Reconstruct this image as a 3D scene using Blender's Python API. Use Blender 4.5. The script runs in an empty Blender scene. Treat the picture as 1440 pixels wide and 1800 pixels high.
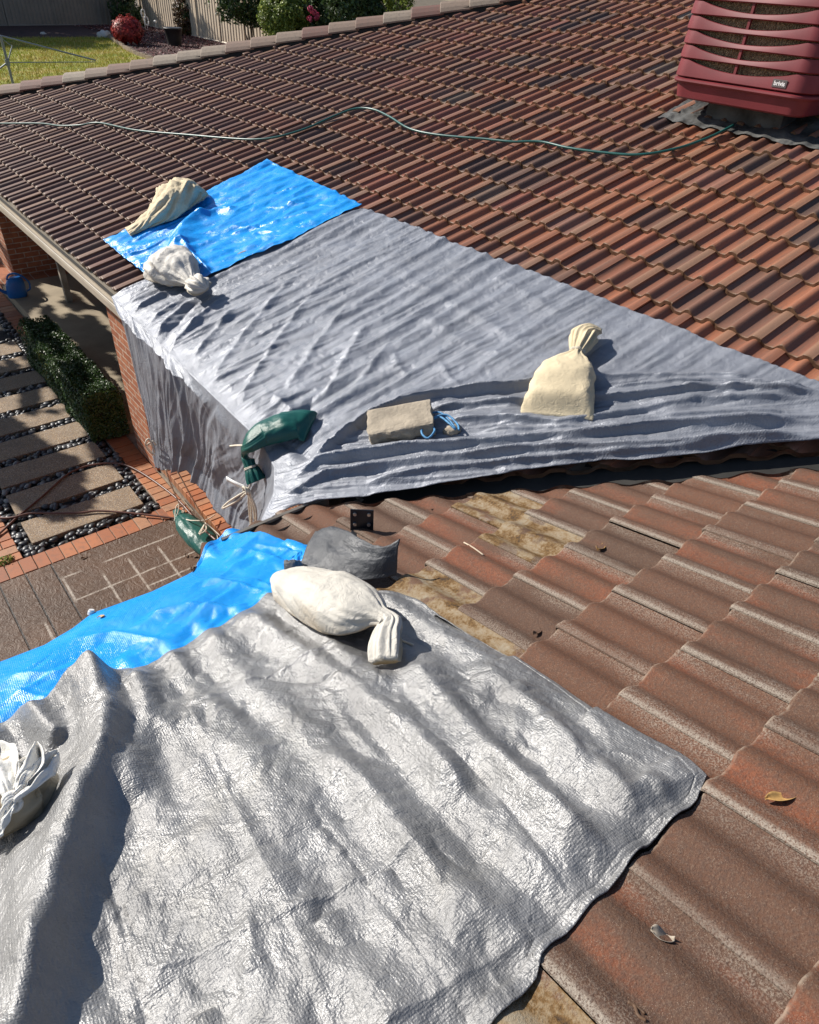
import bpy, math, random
import numpy as np
from mathutils import Vector, Matrix
sc = bpy.context.scene
COL = sc.collection
random.seed(5); RNG = np.random.default_rng(5)

# ------------------------------------------------------------------ camera
CR = np.array([[0.78045, -0.62345, 0.04697], [-0.35524, -0.50401, -0.78726], [0.51449, 0.59773, -0.61483]])
CP = np.array([-1.6047, -2.5504, 2.2641])
FPX = 1225.33
cam = bpy.data.cameras.new('camera'); camo = bpy.data.objects.new('camera', cam); COL.objects.link(camo)
cam.sensor_fit = 'VERTICAL'; cam.sensor_height = 24.0; cam.lens = FPX / 1800 * 24.0
cam.clip_start = 0.05; cam.clip_end = 600
_m = Matrix([list(CR[0]) + [0], list(-CR[1]) + [0], list(-CR[2]) + [0], [0, 0, 0, 1]]).transposed()
_m.translation = Vector(CP); camo.matrix_world = _m
sc.camera = camo

# ------------------------------------------------------------------ light
SUN_EL, SUN_AZ = math.radians(36), math.radians(27)          # azimuth from +Y towards -X
SD = np.array([-math.sin(SUN_AZ) * math.cos(SUN_EL), math.cos(SUN_AZ) * math.cos(SUN_EL), math.sin(SUN_EL)])
w = bpy.data.worlds.new('World'); sc.world = w; w.use_nodes = True
wn = w.node_tree.nodes; wl = w.node_tree.links
bg = wn['Background']; sky = wn.new('ShaderNodeTexSky'); sky.sky_type = 'NISHITA'; sky.sun_disc = False
sky.sun_elevation = SUN_EL; sky.sun_rotation = -SUN_AZ; sky.air_density = 1.0; sky.dust_density = 0.6
bg.inputs['Strength'].default_value = 0.078
wl.new(sky.outputs[0], bg.inputs[0])
sun = bpy.data.lights.new('sun', 'SUN'); sun.energy = 5.0; sun.angle = math.radians(0.5); sun.color = (1, 0.94, 0.85)
suno = bpy.data.objects.new('sun', sun); COL.objects.link(suno)
suno.rotation_euler = Vector(SD).to_track_quat('Z', 'Y').to_euler()
sc.view_settings.view_transform = 'Standard'; sc.view_settings.look = 'None'
sc.view_settings.exposure = 0.46; sc.view_settings.gamma = 1.0
sc.render.engine = 'CYCLES'; sc.cycles.max_bounces = 6

# ------------------------------------------------------------------ planes of the place
PITCH = 0.30615; TP = math.tan(PITCH); CPI = math.cos(PITCH); SPI = math.sin(PITCH)
NF = np.array([-SPI, 0, CPI])     # normal of the long wing's slope (rises towards +X from its eave x=0)
NN = np.array([0, SPI, CPI])      # normal of the near wing's slope (rises towards -Y from its eave y=0)
GZ = -2.4                         # courtyard level
def ray(px, py):
    return CR.T @ np.array([(px - 720) / FPX, (py - 900) / FPX, 1.0])
def on_plane(px, py, n, d):
    r = ray(px, py); n = np.array(n, float); return CP + r * ((d - n @ CP) / (n @ r))
def gnd(px, py, z=GZ): return on_plane(px, py, (0, 0, 1), z)
def far(px, py, h=0.0): return on_plane(px, py, NF, h)
def near(px, py, h=0.0): return on_plane(px, py, NN, h)
def atx(px, py, x): return on_plane(px, py, (1, 0, 0), x)
def aty(px, py, y): return on_plane(px, py, (0, 1, 0), y)
def FP(v, y, h): return np.stack([v * CPI - SPI * h, y + 0 * v, v * SPI + CPI * h], -1)
def NP(x, w_, h): return np.stack([x + 0 * w_, -w_ * CPI + SPI * h, w_ * SPI + CPI * h], -1)
def to_far(P): P = np.asarray(P); return P[..., 0] * CPI + P[..., 2] * SPI, P[..., 1]
def to_near(P): P = np.asarray(P); return P[..., 0], -P[..., 1] * CPI + P[..., 2] * SPI

# ------------------------------------------------------------------ noise
def _hash(ix, iy, seed):
    n = (ix.astype(np.int64) * 374761393 + iy.astype(np.int64) * 668265263 + seed * 974711) & 0xffffffff
    n = ((n ^ (n >> 13)) * 1274126177) & 0xffffffff
    return ((n ^ (n >> 16)) & 0xffff) / 65535.0
def pn(x, y, seed=0):
    x = np.asarray(x, float); y = np.asarray(y, float); x, y = np.broadcast_arrays(x, y)
    ix = np.floor(x); iy = np.floor(y); fx = x - ix; fy = y - iy
    def gr(jx, jy):
        a = _hash(ix + jx, iy + jy, seed) * 2 * math.pi
        return np.cos(a) * (fx - jx) + np.sin(a) * (fy - jy)
    u = fx ** 3 * (fx * (fx * 6 - 15) + 10); v = fy ** 3 * (fy * (fy * 6 - 15) + 10)
    a = gr(0, 0) * (1 - u) + gr(1, 0) * u; b = gr(0, 1) * (1 - u) + gr(1, 1) * u
    return (a * (1 - v) + b * v) * 1.5
def fbm(x, y, seed=0, o=4, g=0.5):
    s = 0; a = 1.0
    for i in range(o):
        s = s + a * pn(x * 2 ** i, y * 2 ** i, seed + i * 7); a *= g
    return s
def ridged(x, y, seed=0, o=3, g=0.5):
    s = 0; a = 1.0
    for i in range(o):
        s = s + a * (1 - np.abs(pn(x * 2 ** i, y * 2 ** i, seed + i * 7)) * 2); a *= g
    return s
def sstep(a, b, x):
    t = np.clip((x - a) / ((b - a) if b != a else 1e-9), 0, 1); return t * t * (3 - 2 * t)

# ------------------------------------------------------------------ mesh helpers
def mesh_obj(name, V, F, mat=None, parent=None, smooth=True, uv=None, attrs=None, fmat=None):
    me = bpy.data.meshes.new(name)
    V = np.asarray(V, float).reshape(-1, 3)
    if isinstance(F, np.ndarray):
        k = F.shape[1]; nf = len(F)
        me.vertices.add(len(V)); me.vertices.foreach_set('co', V.ravel())
        me.loops.add(nf * k); me.loops.foreach_set('vertex_index', F.astype(np.int32).ravel())
        me.polygons.add(nf); me.polygons.foreach_set('loop_start', np.arange(0, nf * k, k, dtype=np.int32))
        me.update(calc_edges=True); me.validate()
    else:
        me.from_pydata([tuple(v) for v in V], [], [tuple(f) for f in F]); me.update()
    if uv is not None:
        l = me.uv_layers.new(name='UVMap'); vi = np.zeros(len(me.loops), np.int32)
        me.loops.foreach_get('vertex_index', vi); l.data.foreach_set('uv', np.asarray(uv, np.float32)[vi].ravel())
    for k_, a in (attrs or {}).items():
        at = me.attributes.new(k_, 'FLOAT', 'POINT'); at.data.foreach_set('value', np.asarray(a, np.float32))
    for m in (mat if isinstance(mat, (list, tuple)) else [mat]):
        if m: me.materials.append(m)
    if fmat is not None: me.polygons.foreach_set('material_index', np.asarray(fmat, np.int32))
    me.polygons.foreach_set('use_smooth', np.full(len(me.polygons), smooth))
    o = bpy.data.objects.new(name, me); COL.objects.link(o)
    if parent is not None: o.parent = parent
    return o
def grid_f(nu, nv, off=0, flip=False):
    i, j = np.meshgrid(np.arange(nu - 1), np.arange(nv - 1), indexing='ij')
    a = (i * nv + j + off).ravel(); b = a + nv; c = b + 1; d = a + 1
    return np.stack([a, d, c, b] if flip else [a, b, c, d], 1)
def tag(o, label=None, cat=None, group=None, kind=None):
    if label: o['label'] = label
    if cat: o['category'] = cat
    if group: o['group'] = group
    if kind: o['kind'] = kind
    return o
def thing(name, loc, label, cat, group=None):
    o = bpy.data.objects.new(name, None); COL.objects.link(o); o.empty_display_size = 0.1
    tag(o, label, cat, group); return o
class MB:
    """collects simple solids into one mesh"""
    def __init__(s): s.V = []; s.F = []; s.n = 0
    def add(s, V, F):
        V = np.asarray(V, float).reshape(-1, 3); s.V.append(V); s.F += [tuple(int(i) + s.n for i in f) for f in F]; s.n += len(V)
    def box(s, lo, hi, M=None, bev=0.0):
        x0, y0, z0 = lo; x1, y1, z1 = hi
        if bev <= 0:
            V = np.array([(x, y, z) for x in (x0, x1) for y in (y0, y1) for z in (z0, z1)], float)
            F = [(0, 1, 3, 2), (4, 6, 7, 5), (0, 4, 5, 1), (2, 3, 7, 6), (0, 2, 6, 4), (1, 5, 7, 3)]
        else:
            import bmesh
            bm = bmesh.new(); bmesh.ops.create_cube(bm, size=1)
            for v in bm.verts: v.co = Vector(((v.co.x + .5) * (x1 - x0) + x0, (v.co.y + .5) * (y1 - y0) + y0, (v.co.z + .5) * (z1 - z0) + z0))
            bmesh.ops.bevel(bm, geom=bm.edges[:], offset=bev, segments=2, profile=0.6, affect='EDGES')
            bm.verts.index_update(); V = np.array([v.co[:] for v in bm.verts]); F = [[v.index for v in f.verts] for f in bm.faces]; bm.free()
        if M is not None: V = V @ np.array(M)[:3, :3].T + np.array(M)[:3, 3]
        s.add(V, F)
    def tube(s, pts, r, n=8, cap=True, taper=None):
        pts = np.asarray(pts, float); k = len(pts); T = np.gradient(pts, axis=0); T /= np.linalg.norm(T, axis=1)[:, None] + 1e-12
        ref = np.array([0, 0, 1.0]) if abs(T[0][2]) < .9 else np.array([1.0, 0, 0])
        V = []
        a = np.cross(T[0], ref); a /= np.linalg.norm(a)
        for i in range(k):
            a = a - T[i] * (a @ T[i]); a /= np.linalg.norm(a) + 1e-12; b = np.cross(T[i], a)
            rr = r if taper is None else r * taper[i]
            th = np.linspace(0, 2 * math.pi, n, endpoint=False)
            V.append(pts[i] + rr * (np.cos(th)[:, None] * a + np.sin(th)[:, None] * b))
        F = [(i * n + j, i * n + (j + 1) % n, (i + 1) * n + (j + 1) % n, (i + 1) * n + j) for i in range(k - 1) for j in range(n)]
        if cap: F += [tuple(range(n - 1, -1, -1)), tuple((k - 1) * n + j for j in range(n))]
        s.add(np.concatenate(V), F)
    def build(s, name, mat, parent=None, smooth=False, **kw):
        return mesh_obj(name, np.concatenate(s.V), s.F, mat, parent, smooth, **kw)
def spline(pts, n):
    pts = np.asarray(pts, float); k = len(pts)
    d = np.r_[0, np.cumsum(np.linalg.norm(np.diff(pts, axis=0), axis=1))]; tt = np.linspace(0, d[-1], n)
    ext = np.vstack([2 * pts[0] - pts[1], pts, 2 * pts[-1] - pts[-2]])
    out = []
    for t in tt:
        i = min(np.searchsorted(d, t, side='right') - 1, k - 2); u = (t - d[i]) / (d[i + 1] - d[i] + 1e-12)
        p0, p1, p2, p3 = ext[i:i + 4]
        out.append(0.5 * (2 * p1 + (p2 - p0) * u + (2 * p0 - 5 * p1 + 4 * p2 - p3) * u * u + (3 * p1 - p0 - 3 * p2 + p3) * u ** 3))
    return np.array(out)
def resample(pts, n):
    pts = np.asarray(pts, float); d = np.r_[0, np.cumsum(np.linalg.norm(np.diff(pts, axis=0), axis=1))]
    tt = np.linspace(0, d[-1], n); return np.stack([np.interp(tt, d, pts[:, i]) for i in range(pts.shape[1])], 1)
def coons(b, t, l, r, nu, nv):
    """b,t run along u (v=0 / v=1); l,r run along v (u=0 / u=1)"""
    b = resample(b, nu); t = resample(t, nu); l = resample(l, nv); r = resample(r, nv)
    u = np.linspace(0, 1, nu)[:, None, None]; v = np.linspace(0, 1, nv)[None, :, None]
    S = (1 - v) * b[:, None] + v * t[:, None] + (1 - u) * l[None] + u * r[None]
    S -= (1 - u) * (1 - v) * b[0] + u * (1 - v) * b[-1] + (1 - u) * v * t[0] + u * v * t[-1]
    return S
def fold(A, B, pts, amp, w1, w2=None, soft=0.12, sharp=1.0):
    """height of one crease along the polyline pts (plane coordinates); w1 / w2: half width on its left / right side"""
    w2 = w2 or w1; best = np.full(A.shape, 1e9); sg = np.ones(A.shape); tpar = np.zeros(A.shape)
    P = np.asarray(pts, float); L = np.r_[0, np.cumsum(np.linalg.norm(np.diff(P, axis=0), axis=1))]
    for i in range(len(P) - 1):
        d = P[i + 1] - P[i]; l2 = d @ d
        t = np.clip(((A - P[i][0]) * d[0] + (B - P[i][1]) * d[1]) / l2, 0, 1)
        dx = A - (P[i][0] + t * d[0]); dy = B - (P[i][1] + t * d[1]); dist = np.hypot(dx, dy)
        m = dist < best; best = np.where(m, dist, best); sg = np.where(m, np.sign(d[0] * dy - d[1] * dx), sg)
        tpar = np.where(m, (L[i] + t * math.sqrt(l2)) / L[-1], tpar)
    wid = np.where(sg > 0, w1, w2)
    env = sstep(0, soft, tpar) * sstep(0, soft, 1 - tpar)
    return amp * env * np.exp(-(best / wid) ** (2 * sharp))

from mathutils.geometry import delaunay_2d_cdt
def facets(A, B, sp, seed, sa=1.0, sb=1.0, rot=0.0, res=900):
    """piecewise flat random relief with sharp creases (crumpled sheet); sp: crease spacing, sa / sb stretch it along the two axes"""
    c, s_ = math.cos(rot), math.sin(rot); X = (A * c + B * s_) / sa; Y = (-A * s_ + B * c) / sb
    rg = np.random.default_rng(seed); x0, x1, y0, y1 = X.min() - sp, X.max() + sp, Y.min() - sp, Y.max() + sp
    nx, ny = max(3, int((x1 - x0) / sp)), max(3, int((y1 - y0) / sp)); P = []; Z = []
    for i in range(nx + 1):
        for j in range(ny + 1):
            P.append((x0 + (x1 - x0) * (i + rg.uniform(-.45, .45)) / nx, y0 + (y1 - y0) * (j + rg.uniform(-.45, .45)) / ny)); Z.append(rg.normal())
    out = delaunay_2d_cdt([Vector(p) for p in P], [], [], 0, 1e-9); vs = np.array([v[:] for v in out[0]]); tr = out[2]; oi = [o[0] if o else 0 for o in out[3]]; z = np.array(Z)[oi]
    m0, n0 = vs.min(0), vs.max(0); R_ = np.zeros((res, res)); k = (n0 - m0) / (res - 1)
    for t in tr:
        p, q, r = vs[t[0]], vs[t[1]], vs[t[2]]
        lo = np.floor((np.minimum(np.minimum(p, q), r) - m0) / k).astype(int); hi = np.ceil((np.maximum(np.maximum(p, q), r) - m0) / k).astype(int)
        gx = np.arange(max(lo[0], 0), min(hi[0] + 1, res)); gy = np.arange(max(lo[1], 0), min(hi[1] + 1, res))
        if len(gx) == 0 or len(gy) == 0: continue
        xx = m0[0] + gx[:, None] * k[0]; yy = m0[1] + gy[None] * k[1]
        d = (q[1] - r[1]) * (p[0] - r[0]) + (r[0] - q[0]) * (p[1] - r[1])
        if abs(d) < 1e-12: continue
        l1 = ((q[1] - r[1]) * (xx - r[0]) + (r[0] - q[0]) * (yy - r[1])) / d; l2 = ((r[1] - p[1]) * (xx - r[0]) + (p[0] - r[0]) * (yy - r[1])) / d; l3 = 1 - l1 - l2
        m = (l1 > -1e-6) & (l2 > -1e-6) & (l3 > -1e-6); sub_ = R_[gx[0]:gx[-1] + 1, gy[0]:gy[-1] + 1]
        sub_[m] = (l1 * z[t[0]] + l2 * z[t[1]] + l3 * z[t[2]])[m]
    fx = np.clip((X - m0[0]) / k[0], 0, res - 1.001); fy = np.clip((Y - m0[1]) / k[1], 0, res - 1.001); ix = fx.astype(int); iy = fy.astype(int); fx -= ix; fy -= iy
    return (R_[ix, iy] * (1 - fx) + R_[ix + 1, iy] * fx) * (1 - fy) + (R_[ix, iy + 1] * (1 - fx) + R_[ix + 1, iy + 1] * fx) * fy
def smooth2(H, n):
    ker = np.array([1, 4, 6, 4, 1.]) / 16
    for _ in range(n):
        for ax in (0, 1):
            P = np.pad(H, [(2, 2) if a == ax else (0, 0) for a in (0, 1)], 'edge'); N_ = H.shape[ax]
            H = sum(k_ * (P[i:i + N_] if ax == 0 else P[:, i:i + N_]) for i, k_ in enumerate(ker))
    return H

# ------------------------------------------------------------------ node helpers
class NT:
    def __init__(s, name):
        s.m = bpy.data.materials.new(name); s.m.use_nodes = True; s.t = s.m.node_tree; s.n = s.t.nodes; s.l = s.t.links
        s.p = s.n['Principled BSDF']
    def put(s, sock, v):
        if v is None: return
        if isinstance(v, bpy.types.NodeSocket): s.l.new(v, sock)
        elif isinstance(v, (tuple, list)) and sock.type == 'RGBA' and len(v) == 3: sock.default_value = (*v, 1)
        else: sock.default_value = v
    def set(s, **k):
        for a, v in k.items(): s.put(s.p.inputs[a.replace('_', ' ')], v)
        return s
    def coord(s, which='Object'): return s.n.new('ShaderNodeTexCoord').outputs[which]
    def attr(s, a, out='Fac'):
        q = s.n.new('ShaderNodeAttribute'); q.attribute_name = a; return q.outputs[out]
    def map(s, v, scale=(1, 1, 1), rot=(0, 0, 0), loc=(0, 0, 0)):
        q = s.n.new('ShaderNodeMapping'); s.put(q.inputs['Vector'], v); q.inputs['Scale'].default_value = scale
        q.inputs['Rotation'].default_value = rot; q.inputs['Location'].default_value = loc; return q.outputs[0]
    def noise(s, v, scale, detail=4, rough=0.55, dist=0.0, out='Fac'):
        q = s.n.new('ShaderNodeTexNoise'); s.put(q.inputs['Vector'], v); q.inputs['Scale'].default_value = scale
        q.inputs['Detail'].default_value = detail; q.inputs['Roughness'].default_value = rough; q.inputs['Distortion'].default_value = dist
        return q.outputs[out]
    def vor(s, v, scale, feat='F1', out='Distance', rnd=1.0):
        q = s.n.new('ShaderNodeTexVoronoi'); q.feature = feat; s.put(q.inputs['Vector'], v); q.inputs['Scale'].default_value = scale
        q.inputs['Randomness'].default_value = rnd; return q.outputs[out]
    def wave(s, v, scale, dist=0, dscale=1, dirn='X', prof='SIN'):
        q = s.n.new('ShaderNodeTexWave'); s.put(q.inputs['Vector'], v); q.bands_direction = dirn; q.wave_profile = prof
        q.inputs['Scale'].default_value = scale; q.inputs['Distortion'].default_value = dist; q.inputs['Detail Scale'].default_value = dscale
        return q.outputs['Fac']
    def ramp(s, f, stops, interp='LINEAR'):
        q = s.n.new('ShaderNodeValToRGB'); s.put(q.inputs[0], f); e = q.color_ramp.elements; q.color_ramp.interpolation = interp
        while len(e) < len(stops): e.new(0.5)
        for i, (p, c) in enumerate(stops):
            e[i].position = p; e[i].color = (*(c if isinstance(c, (tuple, list)) else (c, c, c)), 1)
        return q.outputs[0]
    def math(s, op, a, b=None, c=None, clamp=False):
        q = s.n.new('ShaderNodeMath'); q.operation = op; q.use_clamp = clamp
        for i, v in enumerate((a, b, c)):
            if v is not None: s.put(q.inputs[i], v)
        return q.outputs[0]
    def mix(s, f, a, b, mode='MIX'):
        q = s.n.new('ShaderNodeMix'); q.data_type = 'RGBA'; q.blend_type = mode; q.clamp_factor = True
        s.put(q.inputs[0], f); s.put(q.inputs[6], a); s.put(q.inputs[7], b); return q.outputs[2]
    def sep(s, v):
        q = s.n.new('ShaderNodeSeparateXYZ'); s.put(q.inputs[0], v); return q.outputs
    def comb(s, x, y, z):
        q = s.n.new('ShaderNodeCombineXYZ')
        for i, v in enumerate((x, y, z)): s.put(q.inputs[i], v)
        return q.outputs[0]
    def mr(s, v, a, b, c=0.0, d=1.0, smooth=True):
        q = s.n.new('ShaderNodeMapRange'); q.interpolation_type = 'SMOOTHSTEP' if smooth else 'LINEAR'
        s.put(q.inputs[0], v)
        for i, x in enumerate((a, b, c, d)): s.put(q.inputs[i + 1], x)
        return q.outputs[0]
    def bump(s, h, strength=0.3, dist=0.01, nrm=None):
        q = s.n.new('ShaderNodeBump'); s.put(q.inputs['Height'], h); q.inputs['Strength'].default_value = strength
        q.inputs['Distance'].default_value = dist
        if nrm is not None: s.l.new(nrm, q.inputs['Normal'])
        s.l.new(q.outputs[0], s.p.inputs['Normal']); return q.outputs[0]
def simple(name, c, rough=0.7, metal=0.0, var=0.25, scale=8.0, bump=0.0, bscale=60.0, bdist=0.003, **k):
    n = NT(name); co = n.coord(); f = n.noise(co, scale, 5)
    lo = tuple(x * (1 - var) for x in c); hi = tuple(min(1, x * (1 + var)) for x in c)
    n.set(Base_Color=n.ramp(f, [(0.3, lo), (0.7, hi)]), Roughness=rough, Metallic=metal, **k)
    if bump: n.bump(n.noise(co, bscale, 4), bump, bdist)
    return n.m

# ================================================================== materials
def mat_far_tile():
    n = NT('far_tile'); uv = n.coord('UV'); X = n.sep(uv); co = n.coord(); t = n.attr('tint'); t2 = n.attr('tint2')
    lap = n.math('MULTIPLY', n.mr(X[0], 0.215, 0.245), n.mr(X[0], 0.305, 0.298))
    base = n.ramp(t, [(0.0, (0.075, 0.046, 0.040)), (0.15, (0.135, 0.082, 0.062)), (0.36, (0.225, 0.092, 0.056)), (0.65, (0.300, 0.116, 0.062)), (0.82, (0.275, 0.100, 0.070)), (0.94, (0.20, 0.15, 0.11)), (1.0, (0.25, 0.21, 0.18))])
    dk = n.mix(n.attr('shade_tone'), base, (0.125, 0.062, 0.050))  # shaded roll sides put into the tile colour, with some weathering
    st = n.noise(n.map(co, (2.0, 18, 2.0)), 3.0, 5, 0.6)
    c = n.mix(n.mr(st, 0.4, 0.72, 0, 0.5), dk, (0.10, 0.075, 0.06))
    c = n.mix(n.math('MULTIPLY', lap, n.mr(t2, 0.1, 0.9, 0.10, 0.65)), c, (0.250, 0.148, 0.095))
    gran = n.noise(co, 160, 3, 0.7)
    c = n.mix(n.mr(gran, 0.60, 0.75, 0, 0.3), c, (0.30, 0.22, 0.16))
    # lichen and soil gathered on the butt edge
    butt = n.math('MULTIPLY', n.mr(X[1], 0.018, -0.004), n.mr(n.noise(co, 40, 3), 0.3, 0.5, 0.3, 1))
    c = n.mix(butt, c, (0.150, 0.082, 0.046))
    n.set(Base_Color=c, Roughness=n.mr(gran, 0.3, 0.7, 0.42, 0.7), Specular_IOR_Level=0.35)
    n.bump(n.math('ADD', gran, n.math('MULTIPLY', n.noise(co, 45, 4), 1.2)), 0.35, 0.003)
    return n.m
def mat_near_tile():
    n = NT('near_tile'); uv = n.coord('UV'); X = n.sep(uv); co = n.coord(); t = n.attr('tint'); t2 = n.attr('tint2'); old = n.attr('old')
    gr = n.noise(co, 230, 3, 0.75); gr2 = n.noise(co, 95, 4, 0.65); big = n.noise(n.map(co, (1.0, 0.35, 0.35)), 9, 4); fine = n.vor(co, 330, 'F1')
    base = n.ramp(t, [(0, (0.092, 0.053, 0.036)), (0.5, (0.116, 0.060, 0.039)), (1, (0.140, 0.064, 0.038))])
    red = n.ramp(n.noise(co, 60, 3), [(0.3, (0.175, 0.052, 0.025)), (0.7, (0.235, 0.080, 0.040))])
    # worn terracotta showing beside the rolls and towards the butt end
    pan = n.math('ADD', n.math('MULTIPLY', n.mr(X[0], 0.10, 0.16), n.mr(X[0], 0.25, 0.19)), n.math('MULTIPLY', n.mr(X[0], 0.01, 0.035), n.mr(X[0], 0.115, 0.07)))
    rw = n.math('ADD', n.math('MULTIPLY', pan, 0.42), n.math('MULTIPLY', n.math('SUBTRACT', big, 0.5), 1.5))
    rw = n.math('ADD', rw, n.math('MULTIPLY', n.mr(X[1], 0.20, 0.0), 0.16))
    rw = n.math('ADD', rw, n.math('MULTIPLY', n.math('SUBTRACT', t2, 0.55), 0.7))
    c = n.mix(n.mr(rw, 0.40, 0.95, 0, 0.80), base, red)
    c = n.mix(n.mr(gr2, 0.42, 0.62, 0.0, 0.45), c, (0.090, 0.064, 0.053))
    c = n.mix(n.mr(gr, 0.52, 0.68, 0, 0.45), c, (0.22, 0.16, 0.115)); c = n.mix(n.mr(gr, 0.46, 0.32, 0, 0.55), c, (0.048, 0.030, 0.024))
    # pale lichen on the lap ridge, grains scattered beyond it
    fw = n.math('MULTIPLY', n.mr(X[0], 0.272, 0.290), n.mr(n.math('ADD', t2, big), 0.55, 1.0, 0.35, 1.0))
    hal = n.math('MAXIMUM', n.mr(X[0], 0.20, 0.27, 0.0, 0.55), n.mr(X[0], 0.085, 0.0, 0.0, 0.55))
    lich = n.math('MULTIPLY', n.mr(gr, 0.46, 0.58), n.math('MAXIMUM', n.math('MULTIPLY', hal, n.mr(big, 0.35, 0.6)), n.math('MULTIPLY', fw, 1.0)))
    lich = n.math('MAXIMUM', lich, n.math('MULTIPLY', n.mr(gr, 0.36, 0.5), n.math('MULTIPLY', fw, 0.75)))
    c = n.mix(n.math('MULTIPLY', lich, 0.85), c, (0.37, 0.325, 0.27))
    spk = n.math('MULTIPLY', n.mr(fine, 0.22, 0.12), n.mr(n.noise(co, 24, 3), 0.50, 0.60))
    c = n.mix(n.math('MULTIPLY', spk, 0.9), c, (0.36, 0.30, 0.24))
    edge = n.math('MULTIPLY', n.mr(X[1], 0.010, 0.001), n.mr(n.noise(co, 30, 3), 0.35, 0.6))
    c = n.mix(n.math('MULTIPLY', edge, 0.65), c, (0.30, 0.245, 0.19))
    mossn = n.noise(n.map(co, (1, .5, .5)), 17, 5, 0.6)
    moss = n.ramp(n.math('ADD', n.math('MULTIPLY', gr2, 0.4), n.math('MULTIPLY', mossn, 0.75)), [(0.42, (0.050, 0.032, 0.020)), (0.52, (0.15, 0.085, 0.032)), (0.60, (0.24, 0.175, 0.105)), (0.72, (0.29, 0.245, 0.18))])
    c = n.mix(n.math('MULTIPLY', old, n.mr(n.math('ADD', n.noise(co, 8, 5, 0.6), n.math('MULTIPLY', pan, 0.10)), 0.40, 0.50, 0.15, 1)), c, moss)
    n.set(Base_Color=c, Roughness=n.mr(gr2, 0.3, 0.7, 0.5, 0.75), Specular_IOR_Level=0.14)
    h = n.math('ADD', n.math('MULTIPLY', gr, 0.9), n.math('MULTIPLY', gr2, 1.2))
    n.bump(h, 0.6, 0.0045)
    return n.m
def mat_tarp(name, c, metal, rough, weave=True, var=0.15, crink=0.4, wscale=260, stain=None, spec=0.5, cs=(14, 38), trans=0.0):
    n = NT(name); co = n.coord()
    big = n.noise(co, 3.2, 5, 0.6)
    col = n.ramp(big, [(0.3, tuple(x * (1 - var) for x in c)), (0.7, tuple(min(1, x * (1 + var)) for x in c))])
    if stain: col = n.mix(n.mr(n.noise(co, 2.3, 6, 0.65), 0.52, 0.75, 0, 0.55), col, stain)
    cr1 = n.math('ABSOLUTE', n.math('SUBTRACT', n.noise(co, cs[0], 4, 0.55, 0.4), 0.5))
    cr2 = n.vor(n.map(co, (1, 1, 1), (0.3, 0.2, 0.5)), cs[1], 'DISTANCE_TO_EDGE')
    cr3 = n.math('ABSOLUTE', n.math('SUBTRACT', n.noise(n.map(co, (1, 1, 1), (.4, .7, .2)), cs[0] * 3.1, 3, 0.5, 0.3), 0.5))
    h = n.math('ADD', n.math('MULTIPLY', cr1, -1.8), n.math('MULTIPLY', cr3, -0.9))
    h = n.math('ADD', h, n.math('MULTIPLY', n.math('MINIMUM', cr2, 0.10), 0.35))
    h = n.math('ADD', h, n.math('MULTIPLY', n.noise(co, 110, 4, 0.65), 0.55))
    b = n.bump(h, crink, 0.012)
    if weave:
        w1 = n.wave(n.map(co, (1, 1, 1), (0, 0, 0.06)), wscale / 6.28, 1.2, 2.0, 'X'); w2 = n.wave(n.map(co, (1, 1, 1), (0, 0, 0.06)), wscale / 6.28, 1.2, 2.0, 'Y')
        n.bump(n.math('ADD', w1, n.math('ADD', w2, n.math('MULTIPLY', n.noise(co, 240, 2), 2.2))), 0.26, 0.0012, b)
    n.set(Base_Color=col, Metallic=metal, Roughness=n.mr(n.noise(co, 9, 4), 0.3, 0.7, rough - 0.10, rough + 0.12), Specular_IOR_Level=spec)
    return n.m
def mat_brick(name='brick_wall', cols=((0.30, 0.095, 0.040), (0.40, 0.150, 0.068), (0.22, 0.070, 0.036))):
    n = NT(name); co = n.coord(); g = n.n.new('ShaderNodeNewGeometry')
    P = n.sep(co); Nn = n.sep(g.outputs['Normal'])
    a = n.math('ABSOLUTE', Nn[0]); u = n.mix(n.mr(a, 0.4, 0.6), n.comb(P[0], P[2], 0), n.comb(P[1], P[2], 0))
    b = n.n.new('ShaderNodeTexBrick'); n.put(b.inputs['Vector'], u); b.offset = 0.5
    b.inputs['Scale'].default_value = 1.0; b.inputs['Brick Width'].default_value = 0.24; b.inputs['Row Height'].default_value = 0.086
    b.inputs['Mortar Size'].default_value = 0.0075; b.inputs['Mortar Smooth'].default_value = 0.2; b.inputs['Bias'].default_value = 0.0
    b.inputs['Color1'].default_value = (*cols[0], 1); b.inputs['Color2'].default_value = (*cols[1], 1); b.inputs['Mortar'].default_value = (0.50, 0.42, 0.33, 1)
    c = n.mix(n.mr(n.noise(co, 14, 4), 0.4, 0.7, 0, 0.55), b.outputs['Color'], cols[2])
    n.set(Base_Color=c, Roughness=0.85)
    n.bump(n.math('ADD', n.math('MULTIPLY', b.outputs['Fac'], -1.0), n.math('MULTIPLY', n.noise(co, 90, 4), 0.5)), 0.6, 0.006)
    return n.m
def mat_paver_brick():
    """bricks with their own vertex tint"""
    n = NT('paver_brick'); co = n.coord(); t = n.attr('tint')
    c = n.ramp(t, [(0, (0.25, 0.085, 0.038)), (0.4, (0.38, 0.125, 0.046)), (0.7, (0.43, 0.17, 0.070)), (1, (0.34, 0.18, 0.10))])
    c = n.mix(n.mr(n.noise(co, 18, 5), 0.45, 0.75, 0, 0.5), c, (0.16, 0.085, 0.055))
    n.set(Base_Color=c, Roughness=0.6); n.bump(n.noise(co, 120, 4), 0.3, 0.003); return n.m
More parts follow.
